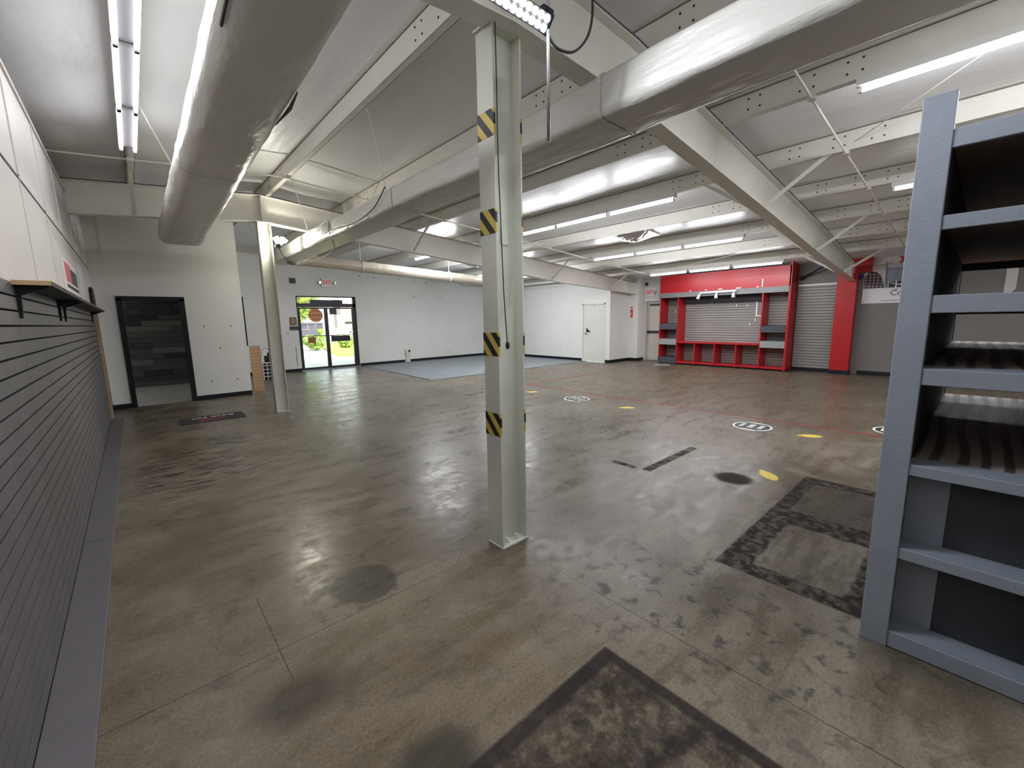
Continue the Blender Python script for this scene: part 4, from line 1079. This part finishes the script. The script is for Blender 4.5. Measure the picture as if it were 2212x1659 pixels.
B(7.70, 7.78, YG-0.085, YG-0.08, 0.38, 0.46).build('socket', mBlackInk, ob)
for x, nm in ((9.45, 'left'), (9.62, 'right')):
    ow = thing('wall_outlet', '%s of two white outlets low on the far wall' % nm, 'outlet', (x, YG, 0.22), 'outlets on the far wall')
    B(x-0.04, x+0.04, YG-0.008, YG-0.001, 0.22, 0.36).build('plate', mBeige, ow)
    for z in (0.265, 0.315): B(x-0.015, x+0.015, YG-0.011, YG-0.008, z-0.015, z+0.015).build('socket', mWhite, ow)
# slotted strip, brown slat board and crate behind the hallway wall's end
ss = thing('slotted_standard', 'black slotted shelf standard on the end of the hallway wall', 'bracket', (1.84, YH, 1.1))
B(1.822, 1.845, YH-0.004, YH+0.02, 1.08, 2.13).build('channel', mBlack, ss)
bb = thing('slat_board', 'brown slatted board standing beside the hallway wall end', 'board', (2.05, 11.14, 0))
B(1.94, 2.15, 11.15, 11.165, 0, 1.045).build('backing', mSlatBack, bb)
for k in range(13):
    B(1.94, 2.15, 11.125, 11.15, 0.002+k*0.0803, 0.002+k*0.0803+0.0755).build('slat', mBrownSlat, bb)
ct = thing('wire_crate', 'white wire crate with black contents behind the far post', 'crate', (2.72, 13.2, 0))
x0, x1, y0, y1, z1 = 2.55, 2.95, 13.1, 13.45, 0.48
cm = MB()
for z in (0.1, 0.2, 0.3, 0.4, z1):
    cm.tube([(x0, y0, z), (x1, y0, z), (x1, y1, z), (x0, y1, z), (x0, y0, z)], 0.009, 5)
for a in range(5):
    x = x0+(x1-x0)*a/4
    cm.tube([(x, y0, 0), (x, y0, z1)], 0.009, 5); cm.tube([(x, y1, 0), (x, y1, z1)], 0.007, 5)
cm.build('wire_frame', mWhite, ct)
B(x0+0.02, x1-0.02, y0+0.02, y1-0.02, 0.005, 0.44).build('liner', mBlack, ct)
tag(MB().box(2.64, 2.84, 13.18, 13.35, 0.485, 0.66).box(2.71, 2.76, 13.22, 13.27, 0.66, 0.75).build('black_device', mBlack, None, loc=(2.74, 13.26, 0.485), bevel=0.008), 'black boxy device on top of the white wire crate', 'device')
cable([(2.80, 13.3, 0.66), (2.75, 13.3, 0.85), (2.62, 13.3, 0.84), (2.56, 13.28, 0.6), (2.545, 13.26, 0.5)], 0.006, 'grey cable looping over the white wire crate')

# ------------------------------------------------------------------ floor pieces
# interlocking rubber tiles with a toothed edge
mb = MB()
mx0, my0 = 5.66, 9.53
poly = [(mx0, YG-0.02), (mx0, my0), (XD-0.02, my0), (XD-0.02, YG-0.02)]
mb.prism([(5.72, my0), (XD-0.02, my0), (XD-0.02, YG-0.02), (5.93, YG-0.02)], 'z', 0, 0.010)
mt = thing('rubber_tile_floor', 'blue-grey interlocking rubber tile area in front of the far corner', 'floor mat', (8.8, 12, 0))
mb.build('tile_sheet', mMat, mt)
tb = MB(); tw = MB(); k = 0
y = my0
while y < YG-0.1:
    xe = 5.72 + (y-my0)/(YG-my0)*0.21
    (tb if k % 2 else tw).box(xe-0.06, xe, y, y+0.07, 0, 0.010); k += 1; y += 0.075
tb.build('edge_teeth', mBlackInk, mt)['kind'] = 'stuff'
tw.build('edge_teeth', mMat, mt)['kind'] = 'stuff'
tb = MB(); x = 5.8
while x < XD-0.1:
    tb.box(x, x+0.07, my0-0.055, my0, 0, 0.010); x += 0.15
tb.build('edge_teeth', mMat, mt)['kind'] = 'stuff'
# red tape line
rl = thing('red_floor_line', 'long red tape line with a corner on the concrete floor', 'tape', (6.87, 5, 0))
B(6.85, 6.90, -2.0, 7.18, 0, 0.0015).build('tape_strip', mRedTape, rl)
B(6.90, 9.7, 7.13, 7.18, 0, 0.0015).build('tape_strip', mRedTape, rl)
# round distance markers
def marker(x, y, lab):
    t = thing('floor_marker', lab, 'floor sticker', (x, y, 0), 'round floor stickers')
    MB().disc((x, y, 0), 0.245, (0, 0, 1), 0.0012, 36).build('disc', mWhiteInk, t)
    ca = 0.24
    # black band across with white lettering
    m = MB().prism([(x+0.22*math.cos(a), y+0.22*math.sin(a)) for a in [math.pi*(0.5-0.33)+math.pi*0.66*k/10 for k in range(11)]] + [(x+0.22*math.cos(a), y+0.22*math.sin(a)) for a in [math.pi*1.5-math.pi*0.33+math.pi*0.66*k/10 for k in range(11)]], 'z', 0.0012, 0.0018)
    m.build('black_band', mBlackInk, t)
    for k, w in enumerate((0.05, 0.07, 0.06)):
        yy = y+0.13-k*0.12
        for j in range(3):
            xx = x-0.09+j*0.075
            B(xx, xx+0.05, yy-w/2, yy+w/2, 0.0018, 0.0024).build('print', mWhiteInk, t)
marker(6.26, 5.13, 'white round floor sticker beside the near end of the red line corner')
marker(6.32, 2.03, 'white round floor sticker on the floor joint before the red post')
marker(7.30, 0.62, 'white round floor sticker just left of the grey shelving post')
marker(12.60, 6.83, 'white round floor sticker in front of the exit door')
def foot(x, y, ang, lab):
    pts = []
    for k in range(24):
        a = 2*math.pi*k/24
        w = 0.055 + 0.012*math.cos(a) - 0.012*math.cos(2*a)
        u, v = 0.145*math.cos(a), w*math.sin(a)*1.0
        pts.append((x + u*math.cos(ang)-v*math.sin(ang), y + u*math.sin(ang)+v*math.cos(ang)))
    tag(MB().prism([(a-0, c-0) for a, c in pts], 'z', 0, 0.0015).build('footprint_sticker', mYellow, None, loc=(x, y, 0)), lab, 'floor sticker', 'yellow footprints')
foot(6.21, 6.33, -0.9, 'yellow footprint sticker farthest away beside the near post')
foot(6.20, 3.98, -0.9, 'yellow footprint sticker between the two white round stickers')
foot(6.30, 1.35, -1.0, 'yellow footprint sticker just in front of the red line')
foot(4.45, 1.26, -2.4, 'nearest yellow footprint sticker beside the dark floor stain')
# black door mat with print
dm = thing('logo_mat', 'black printed floor mat lying in front of the black doorway', 'mat', (0.83, 8.46, 0))
mMatB = pm('black_mat', (0.022, 0.022, 0.028), 0.75, bump=0.2, bscale=200)
mb = MB().prism([(0.42, 8.20), (1.24, 8.17), (1.27, 8.20), (1.28, 8.70), (1.25, 8.735), (0.43, 8.745), (0.40, 8.72), (0.39, 8.23)], 'z', 0, 0.008)
mb.build('mat', mMatB, dm)
text('lettering', 'Rock Fall', 0.16, (0.85, 8.585, 0.0085), (-1, 0, 0), (0, -1, 0), mWhiteInk, dm)
zz = MB(); pts = [(0.62, 8.36), (0.72, 8.44), (0.76, 8.40), (0.84, 8.50), (0.90, 8.40), (1.02, 8.46)]
for a, c in zip(pts, pts[1:]): zz.bar((*a, 0.0087), (*c, 0.0087), 0.018, 0.001)
pts = [(0.64, 8.25), (0.76, 8.33), (0.86, 8.27), (0.98, 8.36)]
for a, c in zip(pts, pts[1:]): zz.bar((*a, 0.0087), (*c, 0.0087), 0.025, 0.001)
zz.build('red_emblem', mRedInk, dm)

# ------------------------------------------------------------------ outdoors beyond the glass entrance
struct(B(-40, 60, YG+0.12, 120, -0.16, -0.03).build('ground', mAsphalt))
struct(B(-6, 30, YG+0.12, 23.5, -0.03, 0.0).build('path', mConcreteOut))
gp = [(6.9, 19.6), (8.5, 18.9), (30, 18.2), (30, 34), (9.3, 34), (8.5, 26.5), (7.3, 22.0)]
lawn = MB().prism(gp, 'z', 0.0, 0.04).build('lawn', mGrass)
tag(lawn, 'bright sunlit lawn outside the glass entrance', 'grass', kind='stuff')
struct(B(gx0-2.5, gx1+3, YG+0.2, YG+3.2, 2.75, 2.95).build('ceiling_canopy', mWall))
def bush(cx, cy, rx, ry, h, n_, lab, mat, name='hedge_shrub', z0=0.0, trunk=False):
    t = thing(name, lab, 'shrub' if not trunk else 'tree', (cx, cy, 0))
    mb = MB()
    for k in range(n_):
        while True:
            u, v, w = (random.uniform(-1, 1) for _ in range(3))
            if u*u+v*v+w*w < 1: break
        p = Vector((cx+u*rx, cy+v*ry, z0+h/2+w*h/2))
        a = Vector((random.gauss(0, 1), random.gauss(0, 1), random.gauss(0, 1))).normalized()
        c = a.orthogonal().normalized(); s = random.uniform(0.05, 0.12)*(2.2 if trunk else 1)
        mb.quad(p-a*s, p+c*s*0.5, p+a*s, p-c*s*0.5)
    mb.build('foliage', mat, t)['kind'] = 'stuff'
    MB().tube([(cx, cy, 0), (cx, cy, z0+h*0.5)], 0.05 if not trunk else 0.16, 6).build('trunk', mBark, t)
for k, (x, y) in enumerate(((4.6, 26.3), (5.65, 26.1), (6.7, 25.9), (7.6, 25.2))):
    bush(x, y, 0.62, 0.6, 1.5, 900, 'green hedge shrub outside the left door glass, %s from the left' % ordn[k+1], mLeaf)
bush(9.4, 25.4, 0.5, 0.5, 0.8, 500, 'low green shrub outside the right door glass', mLeaf)
bush(10.0, 37, 1.7, 1.7, 5.2, 3000, 'leafy tree outside behind the hedge', mLeaf2, 'garden_tree', 1.6, True)
bush(5.6, 39, 2.2, 2.2, 5.6, 2400, 'taller leafy tree outside at the far left', mLeaf2, 'garden_tree', 1.6, True)
bd = thing('far_building', 'pale building with columns across the lawn outside', 'building', (22, 52, 0))
B(17, 44, 52, 60, 0, 6.0).build('wall', mBldg, bd)
B(16.6, 44, 51.2, 60, 6.0, 6.5).build('roof', mWall, bd)
for x in (17.3, 19.6, 21.9, 24.2):
    B(x, x+0.5, 51.4, 51.9, 0, 6.0).build('column', mWall, bd)
    w_ = B(x+0.8, x+1.6, 51.95, 52.02, 0.9, 4.2).build('window', mBldgD, bd)
osn = thing('outdoor_sign', 'pale low sign board on the lawn outside the right door', 'sign', (12.5, 32, 0))
B(11.4, 13.0, 32, 32.15, 0.9, 2.1).build('sign_panel', mBldg, osn)
B(11.9, 12.5, 31.99, 32.0, 1.4, 1.6).build('print', mBlackInk, osn)
B(11.5, 12.9, 32.02, 32.13, 0, 0.9).build('base', mBldg, osn)
